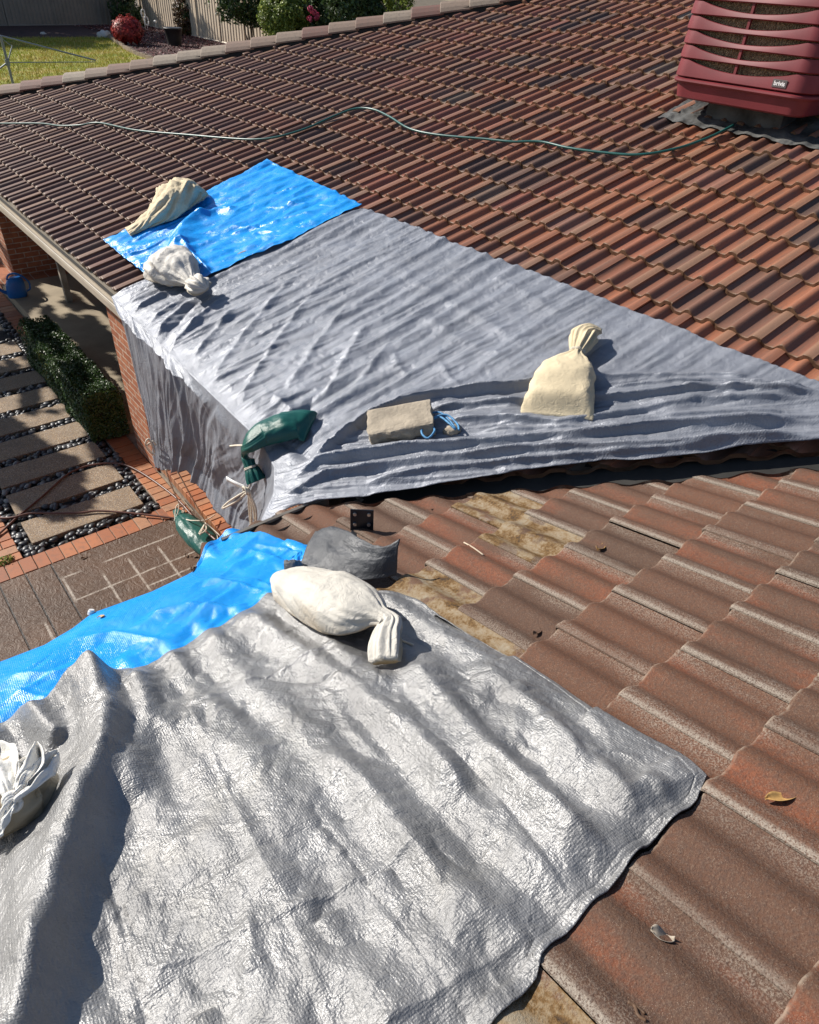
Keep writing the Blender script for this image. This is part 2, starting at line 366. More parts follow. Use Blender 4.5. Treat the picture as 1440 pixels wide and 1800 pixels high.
def mat_aggregate():
    n = NT('exposed_aggregate'); co = n.coord()
    f = n.vor(co, 130, 'F1', 'Color'); d = n.vor(co, 130, 'F1', 'Distance'); s = n.sep(f)
    c = n.ramp(s[0], [(0, (0.13, 0.09, 0.065)), (0.3, (0.28, 0.185, 0.10)), (0.55, (0.36, 0.24, 0.13)), (0.8, (0.24, 0.19, 0.155)), (1, (0.55, 0.46, 0.35))])
    c = n.mix(n.mr(d, 0.45, 0.75, 0, 0.6), c, (0.10, 0.08, 0.06))
    c = n.mix(n.mr(n.noise(co, 5, 4), 0.4, 0.7, 0, 0.35), c, (0.13, 0.10, 0.075))
    n.set(Base_Color=c, Roughness=0.75); n.bump(d, -0.6 if False else 0.5, 0.004); return n.m
def mat_stamped():
    n = NT('stamped_concrete'); co = n.coord(); P = n.sep(co)
    big = n.noise(co, 1.6, 5, 0.6); sm = n.noise(co, 30, 5, 0.65, 1.5)
    c = n.ramp(big, [(0.3, (0.070, 0.042, 0.028)), (0.5, (0.100, 0.057, 0.036)), (0.7, (0.130, 0.074, 0.046))])
    c = n.mix(n.mr(sm, 0.5, 0.7, 0, 0.3), c, (0.19, 0.135, 0.095))
    def line(axis, pos, lo, hi, wd, strength=1.0):
        o = P[1 - axis]; d = n.math('ABSOLUTE', n.math('SUBTRACT', n.math('ADD', P[axis], n.math('MULTIPLY', n.math('SUBTRACT', n.noise(co, 5, 2), 0.5), 0.012)), pos))
        e = n.math('MULTIPLY', n.mr(d, wd, wd * 0.35), n.math('MULTIPLY', n.mr(o, lo - 0.03, lo + 0.05), n.mr(o, hi + 0.03, hi - 0.05)))
        return n.math('MULTIPLY', e, n.mr(n.noise(co, 14, 4, 0.7), 0.30, 0.55, 0.25 * strength, strength))
    wl_ = None
    for a in [(1, 3.08, -1.02, -0.82, .014), (1, 3.08, -0.62, 0.10, .014), (1, 2.72, -1.02, 0.17, .013), (1, 2.30, -1.0, 0.2, .013), (0, -1.0, 2.7, 3.1, .016), (0, -0.68, 2.45, 2.95, .015), (0, -0.41, 2.45, 3.0, .015), (0, -0.11, 2.45, 3.0, .016), (0, -1.30, 2.0, 2.6, .016), (1, 2.52, -0.4, 0.2, .013), (1, 2.0, -1.9, .2, .014)]:
        e = line(*a); wl_ = e if wl_ is None else n.math('MAXIMUM', wl_, e)
    c = n.mix(n.math('MULTIPLY', wl_, 0.72), c, (0.46, 0.41, 0.35))
    dk = None
    for a in [(0, -1.26, -2, 3.4, .010), (0, -1.03, -2, 3.4, .010), (0, -1.49, -2, 3.4, .010), (0, -1.72, -2, 3.4, .010)]:
        o = n.math('ABSOLUTE', n.math('SUBTRACT', P[0], a[1])); e = n.mr(o, a[4], a[4] * .5); dk = e if dk is None else n.math('MAXIMUM', dk, e)
    c = n.mix(dk, c, (0.025, 0.02, 0.018))
    n.set(Base_Color=c, Roughness=0.5, Specular_IOR_Level=0.3)
    sw = n.noise(n.map(co, (1, 1, 1)), 9, 4, 0.6, 2.5)
    n.bump(n.math('ADD', n.math('MULTIPLY', sw, 2.0), n.math('SUBTRACT', sm, dk)), 0.55, 0.01); return n.m
def mat_leaf(name, c1, c2, c3=None, trans=0.25, rough=0.45):
    n = NT(name); t = n.attr('tint')
    st = [(0, c1), (0.75, c2), (1, c3 or c2)]
    n.set(Base_Color=n.ramp(t, st), Roughness=rough, Transmission_Weight=0.0)
    tr = n.n.new('ShaderNodeBsdfTranslucent'); mx = n.n.new('ShaderNodeMixShader'); mx.inputs[0].default_value = trans
    n.l.new(n.ramp(t, st), tr.inputs[0]); n.l.new(n.p.outputs[0], mx.inputs[1]); n.l.new(tr.outputs[0], mx.inputs[2])
    n.l.new(mx.outputs[0], n.n['Material Output'].inputs[0]); return n.m
def mat_bag(name, c, rough=0.6, weave=0.0, stain=None, sheen=0.0, trans=0.0, ws=180, crink=0.25):
    n = NT(name); co = n.coord('UV'); ob = n.coord()
    col = n.ramp(n.noise(ob, 9, 5), [(0.3, tuple(x * .86 for x in c)), (0.7, tuple(min(1, x * 1.08) for x in c))])
    if stain: col = n.mix(n.mr(n.math('ADD', n.noise(ob, 6, 5, 0.6), n.attr('low')), 0.62, 1.15, 0, 0.8), col, stain)
    n.set(Base_Color=col, Roughness=rough, Specular_IOR_Level=0.4)
    if trans: n.set(Subsurface_Weight=trans, Subsurface_Radius=(0.03, 0.025, 0.02), Subsurface_Scale=0.3)
    h = n.math('MULTIPLY', n.math('ABSOLUTE', n.math('SUBTRACT', n.noise(ob, 22, 4, 0.6, 0.6), 0.5)), -2.0)
    b = n.bump(h, crink, 0.01)
    if weave:
        n.bump(n.math('ADD', n.wave(co, ws / 6.28, 0.5, 1, 'X'), n.wave(co, ws / 6.28, 0.5, 1, 'Y')), weave, 0.0015, b)
    return n.m
M = {}
M['far_tile'] = mat_far_tile(); M['near_tile'] = mat_near_tile()
M['silver'] = mat_tarp('silver_tarp', (0.250, 0.250, 0.253), 0.42, 0.42, True, 0.22, 0.55, 300, (0.25, 0.24, 0.215))
M['silver_far'] = mat_tarp('silver_tarp_far', (0.222, 0.236, 0.272), 0.24, 0.46, True, 0.14, 0.38, 200)
M['blue'] = mat_tarp('blue_tarp', (0.008, 0.285, 0.78), 0.0, 0.29, True, 0.10, 0.26, 300, None, 0.5, (9, 22))
M['brick'] = mat_brick(); M['paver_brick'] = mat_paver_brick(); M['aggregate'] = mat_aggregate(); M['stamped'] = mat_stamped()
M['gutter'] = simple('gutter_paint', (0.40, 0.35, 0.28), 0.45, 0, 0.12, 5, 0.1)
M['gutter_in'] = simple('gutter_inside', (0.035, 0.032, 0.03), 0.6)
M['cap'] = None
M['lead'] = simple('lead_flashing', (0.17, 0.17, 0.165), 0.6, 0.2, 0.6, 7, 0.5, 30, 0.008); M['tray'] = simple('valley_metal', (0.035, 0.033, 0.03), 0.6, 0.2)
M['mortar'] = simple('mortar', (0.24, 0.19, 0.145), 0.9, 0, 0.3, 12, 0.6, 60, 0.006)
M['dark'] = simple('dark_void', (0.012, 0.011, 0.010), 0.9)
M['metal'] = simple('dark_bracket', (0.045, 0.05, 0.06), 0.35, 0.6, 0.15)
M['zinc'] = simple('zinc_bolt', (0.62, 0.60, 0.56), 0.35, 0.8, 0.1)
M['rope'] = simple('white_rope', (0.62, 0.56, 0.46), 0.8, 0, 0.2, 60, 0.5, 200, 0.002)
M['strap'] = simple('white_strap', (0.75, 0.75, 0.74), 0.5)
M['hose'] = simple('green_hose', (0.010, 0.085, 0.075), 0.36, 0, 0.15, 20)
M['brownhose'] = simple('brown_hose', (0.125, 0.055, 0.040), 0.4, 0, 0.2, 10)
M['concrete'] = simple('porch_concrete', (0.30, 0.245, 0.17), 0.75, 0, 0.18, 3, 0.2, 60)
M['pebble'] = None

# ================================================================== the house
house = thing('tiled_house', (0, 0, 0), 'brown tiled L shaped house with red brick walls under the tarps', 'house')
UL = np.array([0, .008, .018, .030, .050, .070, .081, .092, .105, .12, .135, .148, .159, .170, .190, .212, .222, .233, .246, .258, .272, .287, .296, .3, .3005])
def prof(u):
    h = np.where(np.abs(u - .12) < .05, .038 * np.cos((u - .12) / .05 * math.pi / 2) ** 1.3 if False else .038 * (np.cos((u - .12) / .05 * math.pi) * .5 + .5) ** .8, 0)
    lap = .034 * sstep(.212, .252, u) - .006 * sstep(.275, .3, u)
    h = np.where(u > .2, lap, h)
    h = np.where(u > .3001, .016, h)
    return h + np.where(u < .03, .017 * (1 - u / .03) ** 1.2, 0)
PU = prof(UL)
def prof_low(u):
    h = .024 * np.clip(np.cos((u - .125) / .075 * math.pi) * .5 + .5, 0, 1) * (np.abs(u - .125) < .075)
    h = np.where(u > .2, .024 * sstep(.205, .268, u) - .004 * sstep(.275, .3, u), h)
    h = np.where(u > .3001, .013, h)
    return h + np.where(u < .045, .013 * (1 - u / .045) ** 1.3, 0)
PN = prof_low(UL)
def tile_roof(name, plane, v0, nrow, g, phase, ulo, uhi, vmin, vmax, mat, first=None, old=None, label=None, seed=0, jit=1.0, reveal=None):
    rng = np.random.default_rng(seed); LIFT = .028 if plane == 'far' else .024; OFF = -.066 if plane == 'far' else -.050; PR = PU if plane == 'far' else PN
    S = np.array([.0015, 0, .004, .012, .06, .14, .22, .30, g + .03]); nS = len(S); nU = len(UL)
    VV = []; FF = []; UVs = []; T1 = []; T2 = []; AG = []; OL = []; n = 0; gf = grid_f(nU, nS)
    for i in range(nrow):
        vb = v0 + i * g
        if first is not None and i == 0: vb = first
        k0 = math.floor((ulo - phase) / .3) - 1; k1 = math.ceil((uhi - phase) / .3) + 1
        for k in range(k0, k1):
            ub = phase + .3 * k + (.15 if i % 2 else 0) + rng.normal(0, .0012) * jit
            uu = ub + UL
            if uu[0] > uhi or uu[-1] < ulo: continue
            lo = vmin(uu); hi = vmax(uu); dv = rng.normal(0, .0035) * jit; ro = rng.normal(0, .006) * jit; dh = rng.normal(0, .0018) * jit; tl = rng.normal(0, .006) * jit
            if np.all(hi < vb + .02) or np.all(lo > vb + g): continue
            s = S[None, :] + 0 * uu[:, None]
            chip = rng.normal(0, .0012, nU)[:, None] * np.where(S < .02, 1, 0)[None]
            v = vb + s + dv + ro * (UL[:, None] - .15) + chip
            h = OFF + LIFT * (1 - s / g) + PR[:, None] + dh + tl * (UL[:, None] - .15) + np.array([-.033, -.004, -.0010, 0, 0, 0, 0, 0, 0])[None]
            v = np.clip(v, lo[:, None], np.maximum(hi, lo)[:, None])
            U = uu[:, None] + 0 * s
            P = FP(v, -U, h) if plane == 'far' else NP(-U, v, h)
            f = gf
            q = P.reshape(-1, 3); a = np.linalg.norm(np.cross(q[f[:, 2]] - q[f[:, 0]], q[f[:, 3]] - q[f[:, 1]]), axis=1)
            f = f[a > 2e-7]
            if len(f) == 0: continue
            VV.append(q); FF.append(f + n); n += len(q)
            sl = s + np.array([-.012, -.004, 0, 0, 0, 0, 0, 0, 0])[None]
            UVs.append(np.stack([UL[:, None] + 0 * s, sl], -1).reshape(-1, 2))
            m = len(q); T1.append(np.full(m, rng.random())); T2.append(np.full(m, rng.random()))
            c = q.mean(0)
            AG.append(np.full(m, 0.0)); OL.append(np.full(m, 0.0 if old is None else old(ub + .15, vb + g / 2)))
            if plane == 'far':
                yy = -(ub + .15); xx = vb
                a_ = np.clip(sstep(0.5, 6.0, yy * .72 - xx * .35 + 1.2) * 1.05 + .35 * pn(xx * .9, yy * .9, 3), 0, .93)  # darkens leftwards where roll sides show their shade, plus weathering noise
                AG[-1][:] = a_; T1[-1][:] = np.clip(rng.random() * .75 + .22 * (pn(xx * .6, yy * .6, 9) + .5), 0, 1)
    F = np.concatenate(FF); V = np.concatenate(VV)
    if plane != 'far': F = F[:, ::-1]
    F = F[:, ::-1] if False else F
    o = mesh_obj(name, V, F, mat, house, True, np.concatenate(UVs), dict(tint=np.concatenate(T1), tint2=np.concatenate(T2), shade_tone=np.concatenate(AG), old=np.concatenate(OL)))
    try: o.data.set_sharp_from_angle(angle=math.radians(50))
    except Exception as e: print('sharp', e)
    if label: o['label'] = label
    return o
# long wing: eave along Y at x=0; hip at its far end, valley (x = -y) at its near end
GF = .3255; VF0 = 2.085
HX0, HY0, HK = 1.35, 11.19, -1.174              # hip line seen from above
def far_vmin(u): return np.maximum((u + .13) / CPI, .0)        # x >= -y + .13
def far_vmax(u): return ((HX0 + (-u - HY0) / HK) - .12) / CPI
tile_roof('roof', 'far', VF0 - 6 * GF, 34, GF, .5016, -13.5, 9.0, far_vmin, far_vmax, M['far_tile'], label='long tiled roof slope with hipped far end', seed=3, jit=1.0)
GN = .3606; WN0 = 1.3484
old_px = [near(*p) for p in [(850, 893), (905, 915), (960, 945), (775, 1030), (830, 1085), (985, 1745), (700, 1015)]]
old_c = [(-p[0], to_near(p)[1]) for p in old_px]
def is_old(u, v):
    return 1.0 if any(abs(u - a) < .15 and abs(v - b) < GN / 2 for a, b in old_c) else 0.0
def near_vmin(u): return np.maximum((-u + .075) / CPI, np.interp(-u, NEX, NEW))                     # x < -y - d
NE = np.array([(x, to_near(near(x_, y_, 0.0))[1]) for x, (x_, y_) in [(0, (0, 0))]]) if False else None
_ne = [to_near(near(*q, .0)) for q in [(330, 1014), (270, 1042), (210, 1064), (165, 1080), (130, 1107), (80, 1137), (0, 1168), (-160, 1237)]]
NEX = np.array([-6.] + [p[0] for p in _ne][::-1] + [-.62, 6.]); NEW = np.array([.33] + [p[1] + .03 for p in _ne][::-1] + [-.2, -.2])
tile_roof('roof', 'near', WN0 - 4 * GN, 15, GN, .2645, -5.2, 5.0, near_vmin, lambda u: 0 * u + 9, M['near_tile'], old=is_old, label='near tiled roof slope with worn red and lichen flecked tiles', seed=8, jit=1.3)

# solid under the tiles (closes the roof) and the slope beyond the hip
mb = MB()
E = .11
def quad(pts): mb.add(pts, [tuple(range(len(pts)))])
xr = 11.0
quad([FP(np.array(v), np.array(y), np.array(-.10)) for v, y in [(.1, 12.4), (.1, -.2), (xr / CPI, -xr), (xr / CPI, HY0 + HK * (xr - HX0))]])
quad([NP(np.array(x), np.array(w_), np.array(-.10)) for x, w_ in [(-5.2, .42), (-5.2, 9), (9 * CPI, 9), (.1, .1), (-.55, .1), (-.8, .30)]])
hz = lambda x: x * TP
quad([(.05, 12.7, -.05), (xr, HY0 + HK * (xr - HX0), hz(xr) - .05), (xr + 6, 12.7, -.05)])
quad([(-5.2, -9 * CPI, 9 * SPI - .1), (-5.2, -16, -.1), (16, -16, -.1), (9 * CPI, -9 * CPI, 9 * SPI - .1)])
mb.build('roof_underlay', M['dark'], house)
# valley tray between the two slopes
mb = MB()
for a, b in ((.16, 0), (0, -.16)):
    vs = []
    for x, s_ in ((-.02, 1), (8, 1)):
        pass
L0 = np.array([.02, -.02, 0.]); L1 = np.array([7.5, -7.5, 7.5 * TP])
def vt(P, ox, oy): return np.array([P[0] + ox, P[1] + oy, max(P[0] + ox, -(P[1] + oy)) * TP - .085 + (.02 if ox or oy else 0)])
mb.add([vt(L0, .22, .02), vt(L0, 0, 0), vt(L1, 0, 0), vt(L1, .22, .02)], [(0, 1, 2, 3)])
mb.add([vt(L0, -.02, -.22), vt(L0, 0, 0), vt(L1, 0, 0), vt(L1, -.02, -.22)], [(3, 2, 1, 0)])
mb.build('valley_tray', M['tray'], house)

# hip caps
def mat_cap():
    n = NT('hip_cap'); co = n.coord(); t = n.attr('tint')
    c = n.ramp(t, [(0, (0.145, 0.062, 0.050)), (0.3, (0.19, 0.115, 0.085)), (0.7, (0.225, 0.165, 0.125)), (1, (0.27, 0.22, 0.17))])
    c = n.mix(n.mr(n.noise(co, 25, 5), 0.45, 0.75, 0, 0.5), c, (0.11, 0.085, 0.07))
    n.set(Base_Color=c, Roughness=0.75); n.bump(n.noise(co, 90, 4), 0.3, 0.004); return n.m
M['cap'] = mat_cap()
hp0 = np.array([HX0, HY0, HX0 * TP]); hd = np.array([1, HK, TP]); hl = np.linalg.norm(hd[:2]); hd = hd / np.linalg.norm(hd)
hs = np.cross(hd, [0, 0, 1]); hs /= np.linalg.norm(hs); hu = np.cross(hs, hd)
sec = np.array([(-.150, -.075), (-.150, -.058), (-.120, -.020), (-.070, .022), (-.025, .042), (.025, .042), (.070, .022), (.120, -.020), (.150, -.058), (.150, -.075)])
V = []; F = []; tn = []; k = 0; step = .385
for i in range(-6, 28):
    a = i * step + .05; t_ = RNG.random()
    for q, sc_, up in ((0, 1.06, .052), (.012, 1.07, .056), (step * .5, 1.0, .045), (step + .045, .95, .030)):
        c0 = hp0 + hd * (a + q)
        for (x, y) in sec: V.append(c0 + hs * x * sc_ + hu * (y * sc_ + up + .005)); tn.append(t_)
    m = len(sec)
    for r in range(3):
        for j in range(m - 1): F.append((k + r * m + j, k + r * m + j + 1, k + (r + 1) * m + j + 1, k + (r + 1) * m + j))
    F.append(tuple(k + j for j in range(m))); k += 4 * m
caps = mesh_obj('hip_capping', V, F, M['cap'], house, False, attrs=dict(tint=tn))
mb = MB(); pts = [hp0 + hd * t_ for t_ in np.linspace(-2.5, 11, 60)]
for s_ in (-1, 1):
    A = np.array([p + hs * s_ * (.125 + .01 * RNG.random()) + hu * (.005) for p in pts]); B = np.array([p + hs * s_ * .16 - hu * .09 for p in pts])
    n0 = len(A); mb.add(np.concatenate([A, B]), [(i, i + 1, n0 + i + 1, n0 + i) for i in range(n0 - 1)])
mb.build('cap_gap_shade', M['dark'], house)  # dark strips standing in for the shaded gap under the caps

# eave gutters and fascia of both wings
def gutter(name, P0, P1, out, parent):
    P0 = np.array(P0, float); P1 = np.array(P1, float); out = np.array(out, float)
    prof_ = [(0.012, 0.0), (0.0, .006), (-.006, 0.0), (0, -.012), (.004, -.020), (.0, -.030), (.0, -.085), (.012, -.105), (.04, -.115), (.115, -.115), (.115, .01)]
    V = []
    for P in (P0, P1):
        for a, z in prof_: V.append(P - out * a + np.array([0, 0, z]))
    m = len(prof_)
    return mesh_obj(name, V, [(j, j + 1, m + j + 1, m + j) for j in range(m - 1)], M['gutter'], parent, False)
GX = .035; GZ_ = -.012
gutter('gutter', (GX, 12.6, GZ_), (GX, .035, GZ_), (-1, 0, 0), house)
gutter('gutter', (GX, .035, GZ_), (-.60, .035, GZ_), (0, 1, 0), house)
mb = MB(); mb.box((.152, -.1, -.20), (.172, 12.6, -.02)); mb.box((-.60, -.10, -.20), (.15, -.08, -.02)); mb.build('fascia', M['gutter'], house)
mb = MB(); mb.box((.175, -.4, -.195), (1.9, 12.6, -.18)); mb.box((-.6, -.8, -.195), (.15, -.105, -.18)); mb.build('soffit', simple('soffit_board', (.30, .27, .22), .8), house)

# walls
mb = MB(); mb.box((1.55, 4.6, -2.4), (1.8, 12.6, -.2)); mb.box((.72, 10.95, -2.4), (1.55, 12.6, -.2)); mb.box((.66, -.85, -2.4), (.9, 4.2, -.2)); mb.box((-5.2, -1.1, -2.4), (.66, -.86, -.2))
mb.box((.9, 4.0, -2.4), (1.8, 4.2, -.2))
mb.build('brick_wall', M['brick'], house)
mb = MB(); mb.box((.41, 4.235, -2.4), (.76, 4.80, -.2), bev=.006); mb.build('brick_pillar', M['brick'], house)
mb = MB(); mb.box((1.07, 9.30, -2.25), (1.16, 9.39, -.2), bev=.006)
mb.build('porch_post', simple('weathered_timber', (.30, .26, .21), .8, 0, .5, 5, .4, 30), house)
mb = MB(); mb.box((1.50, 6.6, -2.2), (1.545, 9.0, -.35)); f = mb.build('sliding_door', simple('door_frame', (.05, .045, .04), .5), house)
mb = MB(); mb.box((1.485, 6.66, -2.12), (1.498, 7.76, -.42)); mb.box((1.485, 7.84, -2.12), (1.498, 8.94, -.42)); mb.build('pane', simple('door_glass', (.02, .022, .025), .06), f)

# ================================================================== ground
gx = np.r_[-60, -30, -12, -6, -3, 0, 3, 6, 9, 12, 16, 22, 30, 45, 80]; gy = np.r_[-40, -20, -8, -3, 0, 4, 8, 12, 14, 15, 16, 18, 20, 24, 30, 40, 60, 110]
Xg, Yg = np.meshgrid(gx, gy, indexing='ij'); Zg = -2.47 + sstep(13, 19, Yg) * 1.25
soil = simple('soil_ground', (.11, .085, .055), .95, 0, .35, 2, .3, 30)
gr = mesh_obj('ground', np.stack([Xg, Yg, Zg], -1), grid_f(len(gx), len(gy)), soil, None, True); tag(gr, kind='structure')
def sheet(name, x0, y0, x1, y1, z, mat, n=1, thick=.03):
    mb = MB(); mb.box((x0, y0, z - thick), (x1, y1, z)); o = mb.build(name, mat); return tag(o, kind='structure')
sheet('patio', -4.5, -.86, .62, 3.333, -2.402, M['stamped'], thick=.05)
sheet('pebble_bed', -1.205, 3.575, .165, 12.5, -2.44, simple('bed_dark', (.02, .02, .02), .9), thick=.025)
sheet('porch_floor', .43, 5.22, 1.55, 10.62, -2.25, M['concrete'], thick=.20)
sheet('porch_floor', .42, 10.62, 1.55, 12.6, -2.27, M['brick'], thick=.18)
# bricks of the borders: one laid course each
def bricks(name, rects, z, h=.05, kind='structure'):
    V = []; F = []; T = []; k = 0
    for (x0, y0, x1, y1) in rects:
        dz = RNG.normal(0, .0015); t_ = RNG.random(); b = .004
        o = [(x0, y0), (x1, y0), (x1, y1), (x0, y1)]; cx, cy = (x0 + x1) / 2, (y0 + y1) / 2
        top = [(x + (b if x < cx else -b), y + (b if y < cy else -b)) for x, y in o]
        V += [(x, y, z - h) for x, y in o] + [(x, y, z - b + dz) for x, y in o] + [(x, y, z + dz) for x, y in top]
        F += [(k + i, k + (i + 1) % 4, k + 4 + (i + 1) % 4, k + 4 + i) for i in range(4)] + [(k + 4 + i, k + 4 + (i + 1) % 4, k + 8 + (i + 1) % 4, k + 8 + i) for i in range(4)] + [(k + 8, k + 9, k + 10, k + 11)]
        k += 12; T += [t_] * 12
    return tag(mesh_obj(name, V, F, M['paver_brick'], None, False, attrs=dict(tint=T)), kind=kind)
j = .0045
sheet('path_mortar', -5, 3.338, .43, 3.57, -2.411, M['mortar'], thick=.04); sheet('path_mortar', .17, 3.57, .66, 12.5, -2.412, M['mortar'], thick=.04); sheet('path_mortar', -5, 3.57, -1.21, 9, -2.413, M['mortar'], thick=.04)
bricks('path_edging', [(-3 + i * .1242 + j, 3.342, -3 + (i + 1) * .1242 - j, 3.565) for i in range(26)], -2.40)
bricks('path_edging', [(.178, 3.345 + i * .1242 + j, .405, 3.345 + (i + 1) * .1242 - j) for i in range(70)], -2.398)
R_ = []
for r in range(40):
    for c in range(10):
        x0 = -1.212 - (c + 1) * .236 - (.118 if r % 2 else 0) + .118; y0 = 3.575 + r * .121
        R_.append((x0 + j, y0 + j, min(x0 + .236 - j, -1.212), y0 + .121 - j))
bricks('path', [q for q in R_ if q[2] - q[0] > .03], -2.399)
bricks('step', [(.428, 2.2 + i * .098 + .005, .645, 2.2 + (i + 1) * .098 - .005) for i in range(21)], -2.25, h=.10)
sheet('step_base', .435, 2.2, .64, 4.23, -2.258, M['mortar'], thick=.15)
# stepping slabs
slabs = []
for i in range(9):
    y0 = 3.73 + i * .5575
    mb = MB(); mb.box((-1.08, y0, -2.45), (.045, y0 + .40, -2.385), bev=.008)
    o = mb.build('stepping_slab', M['aggregate'])
    ordn = ['nearest the patio, with the two hoses above it', 'second from the patio, partly in shade', 'third from the patio, where the hose bends', 'fourth from the patio, level with the brick pillar', 'fifth from the patio, level with the hedge end', 'sixth from the patio, beside the hedge', 'seventh from the patio, beside the hedge', 'eighth from the patio, in the far hedge shade', 'ninth from the patio, farthest along the hedge'][i]
    tag(o, 'exposed aggregate stepping slab ' + ordn, 'stepping slab', 'stepping slabs of the path'); slabs.append(o)
# pebbles
import bmesh as _b
_bm = _b.new(); _b.ops.create_icosphere(_bm, subdivisions=2, radius=1); _bm.verts.index_update()
IV = np.array([v.co[:] for v in _bm.verts]); IF = np.array([[v.index for v in f.verts] for f in _bm.faces]); _bm.free()
pos = []
def scatter(x0, y0, x1, y1, dens):
    for _ in range(int((x1 - x0) * (y1 - y0) * dens)): pos.append((RNG.uniform(x0, x1), RNG.uniform(y0, y1)))
D = 430
scatter(.05, 3.6, .16, 10, D); scatter(-1.2, 3.6, -1.09, 9, D); scatter(-1.2, 3.59, .16, 3.72, D)
for i in range(9): y0 = 3.73 + i * .5575 + .40; scatter(-1.08, y0 + .01, .05, y0 + .15, D * (1.1 if i < 6 else .8))
V = []; F = []; T = []; k = 0
for (x, y) in pos:
    a = RNG.uniform(.024, .052); s_ = np.array([a, a * RNG.uniform(.55, .85), a * RNG.uniform(.38, .6)]); th = RNG.uniform(0, 6.28)
    R3 = np.array([[math.cos(th), -math.sin(th), 0], [math.sin(th), math.cos(th), 0], [0, 0, 1]]); tl = RNG.normal(0, .25)
    Rx = np.array([[1, 0, 0], [0, math.cos(tl), -math.sin(tl)], [0, math.sin(tl), math.cos(tl)]])
    V.append((IV * s_) @ Rx.T @ R3.T + [x, y, -2.437 + s_[2] * .8 + RNG.uniform(0, .022)]); F.append(IF + k); k += len(IV); T.append(np.full(len(IV), RNG.random()))
n = NT('dark_pebble'); n.set(Base_Color=n.ramp(n.attr('tint'), [(0, (.018, .019, .022)), (.6, (.045, .048, .055)), (.9, (.10, .10, .105)), (1, (.19, .18, .17))]), Roughness=.42); M['pebble'] = n.m
tag(mesh_obj('pebbles', np.concatenate(V), np.concatenate(F), M['pebble'], None, True, attrs=dict(tint=np.concatenate(T))), 'dark river pebbles filling the gaps round the stepping slabs', 'pebbles', kind='stuff')

# height of the tiles above the slope, for things that lie on them
def tile_h(u, v, P_, v0, g, phase, lift, off):
    i = np.floor((v - v0) / g); s_ = v - v0 - i * g; ul = np.mod(u - phase - np.where(np.mod(i, 2) == 1, .15, 0), .3)
    return off + lift * (1 - s_ / g) + np.interp(ul, UL, P_)
def near_h(x, w_): return tile_h(-np.asarray(x), np.asarray(w_), PN, WN0 - 4 * GN, GN, .2645, .024, -.050)
def far_h(v, y): return tile_h(-np.asarray(y), np.asarray(v), PU, VF0 - 6 * GF, GF, .5016, .028, -.066)
def on_near(px, py, up=0.0):
    """point on the near tiles seen at a pixel of the photograph"""
    h = 0.0
    for _ in range(4): p = near(px, py, h); x, w_ = to_near(p); h = float(near_h(x, w_))
    return near(px, py, h) + NN * up

# ================================================================== tarpaulins
def px_far(pts, h=0.0): return np.array([to_far(far(x, y, h)) for x, y in pts])
def px_near(pts, h=0.0): return np.array([to_near(near(x, y, h)) for x, y in pts])
def tarp_obj(name, V, nu, nv, mat, label, cat='tarpaulin', group=None, thick=.003, extra=None, flip=False):
    F = grid_f(nu, nv, 0, flip); V = V.reshape(-1, 3)
    if extra is not None:
        V2, nu2, nv2, fl2 = extra; F = np.concatenate([F, grid_f(nu2, nv2, len(V), fl2)]); V = np.concatenate([V, V2.reshape(-1, 3)])
    o = mesh_obj(name, V, F, mat, None, True)
    s = o.modifiers.new('thickness', 'SOLIDIFY'); s.thickness = thick; s.offset = -1
    return tag(o, label, cat, group)
def crumple(a, b, seed, f=5.0):
    """small angular crumples"""
    wx = a + .05 * pn(a * 7, b * 7, seed + 50); wy = b + .05 * pn(a * 7, b * 7, seed + 60)
    r1 = 1 - np.abs(pn(wx * f, wy * f, seed)) * 2.2; r2 = 1 - np.abs(pn(wx * f * 2.3 + wy * f, wy * f * 2.1 - wx * f, seed + 3)) * 2.2
    return .6 * r1 * np.abs(r1) + .4 * r2

# ---- near silver tarp, lying on the near slope
top = px_near([(-170, 1300), (-60, 1290), (0, 1272), (75, 1243), (140, 1182), (170, 1176), (235, 1180), (330, 1128), (430, 1074), (470, 1042), (505, 1040), (560, 1050), (640, 1038), (700, 1038), (735, 1050), (772, 1083)], .02)
right = px_near([(772, 1083), (840, 1110), (905, 1140), (980, 1185), (1060, 1240), (1130, 1275), (1200, 1305), (1243, 1345)], .02)
bot = px_near([(1243, 1345), (1226, 1388), (1190, 1425), (1150, 1455), (1110, 1500), (1060, 1560), (1000, 1615), (952, 1668), (942, 1700), (900, 1750), (860, 1790), (810, 1850)], .02)
bot = np.vstack([bot, [(-1.7, 2.47), (-2.6, 2.46)]])
left = np.vstack([px_near([(-170, 1300)], .02), [(-2.2, 1.2), (-2.4, 1.8), (-2.6, 2.46)]])
botL = np.vstack([left[-1:], bot[::-1]])
nu, nv = 470, 470
S = coons(top, botL, left, right, nu, nv)      # u along the top edge, v down to the bottom edge
A, B = S[..., 0], S[..., 1]
uu = np.linspace(0, 1, nu)[:, None]; vv = np.linspace(0, 1, nv)[None]
edge = np.minimum(np.minimum(vv, 1 - vv), np.minimum(uu, 1 - uu))
roll = .5 + .5 * np.cos((A + .2645 - .30) / .15 * 2 * math.pi)
drap = sstep(-.15, .5, fbm(A * 1.5, B * .8, 21, 3) + .35)
mod = sstep(-.25, .35, pn(A * 2.1, B * 1.7, 17))
H = .020 + .019 * (roll ** 1.3 - .5) * (.45 + .7 * drap)
H += .008 * fbm(A * 2.6 + .5 * B, B * 1.2, 11, 2)
def NFold(px, amp, w1, w2=None, soft=.15, sharp=.8):
    return fold(A, B, px_near(px, .03), amp, w1, w2, soft, sharp)
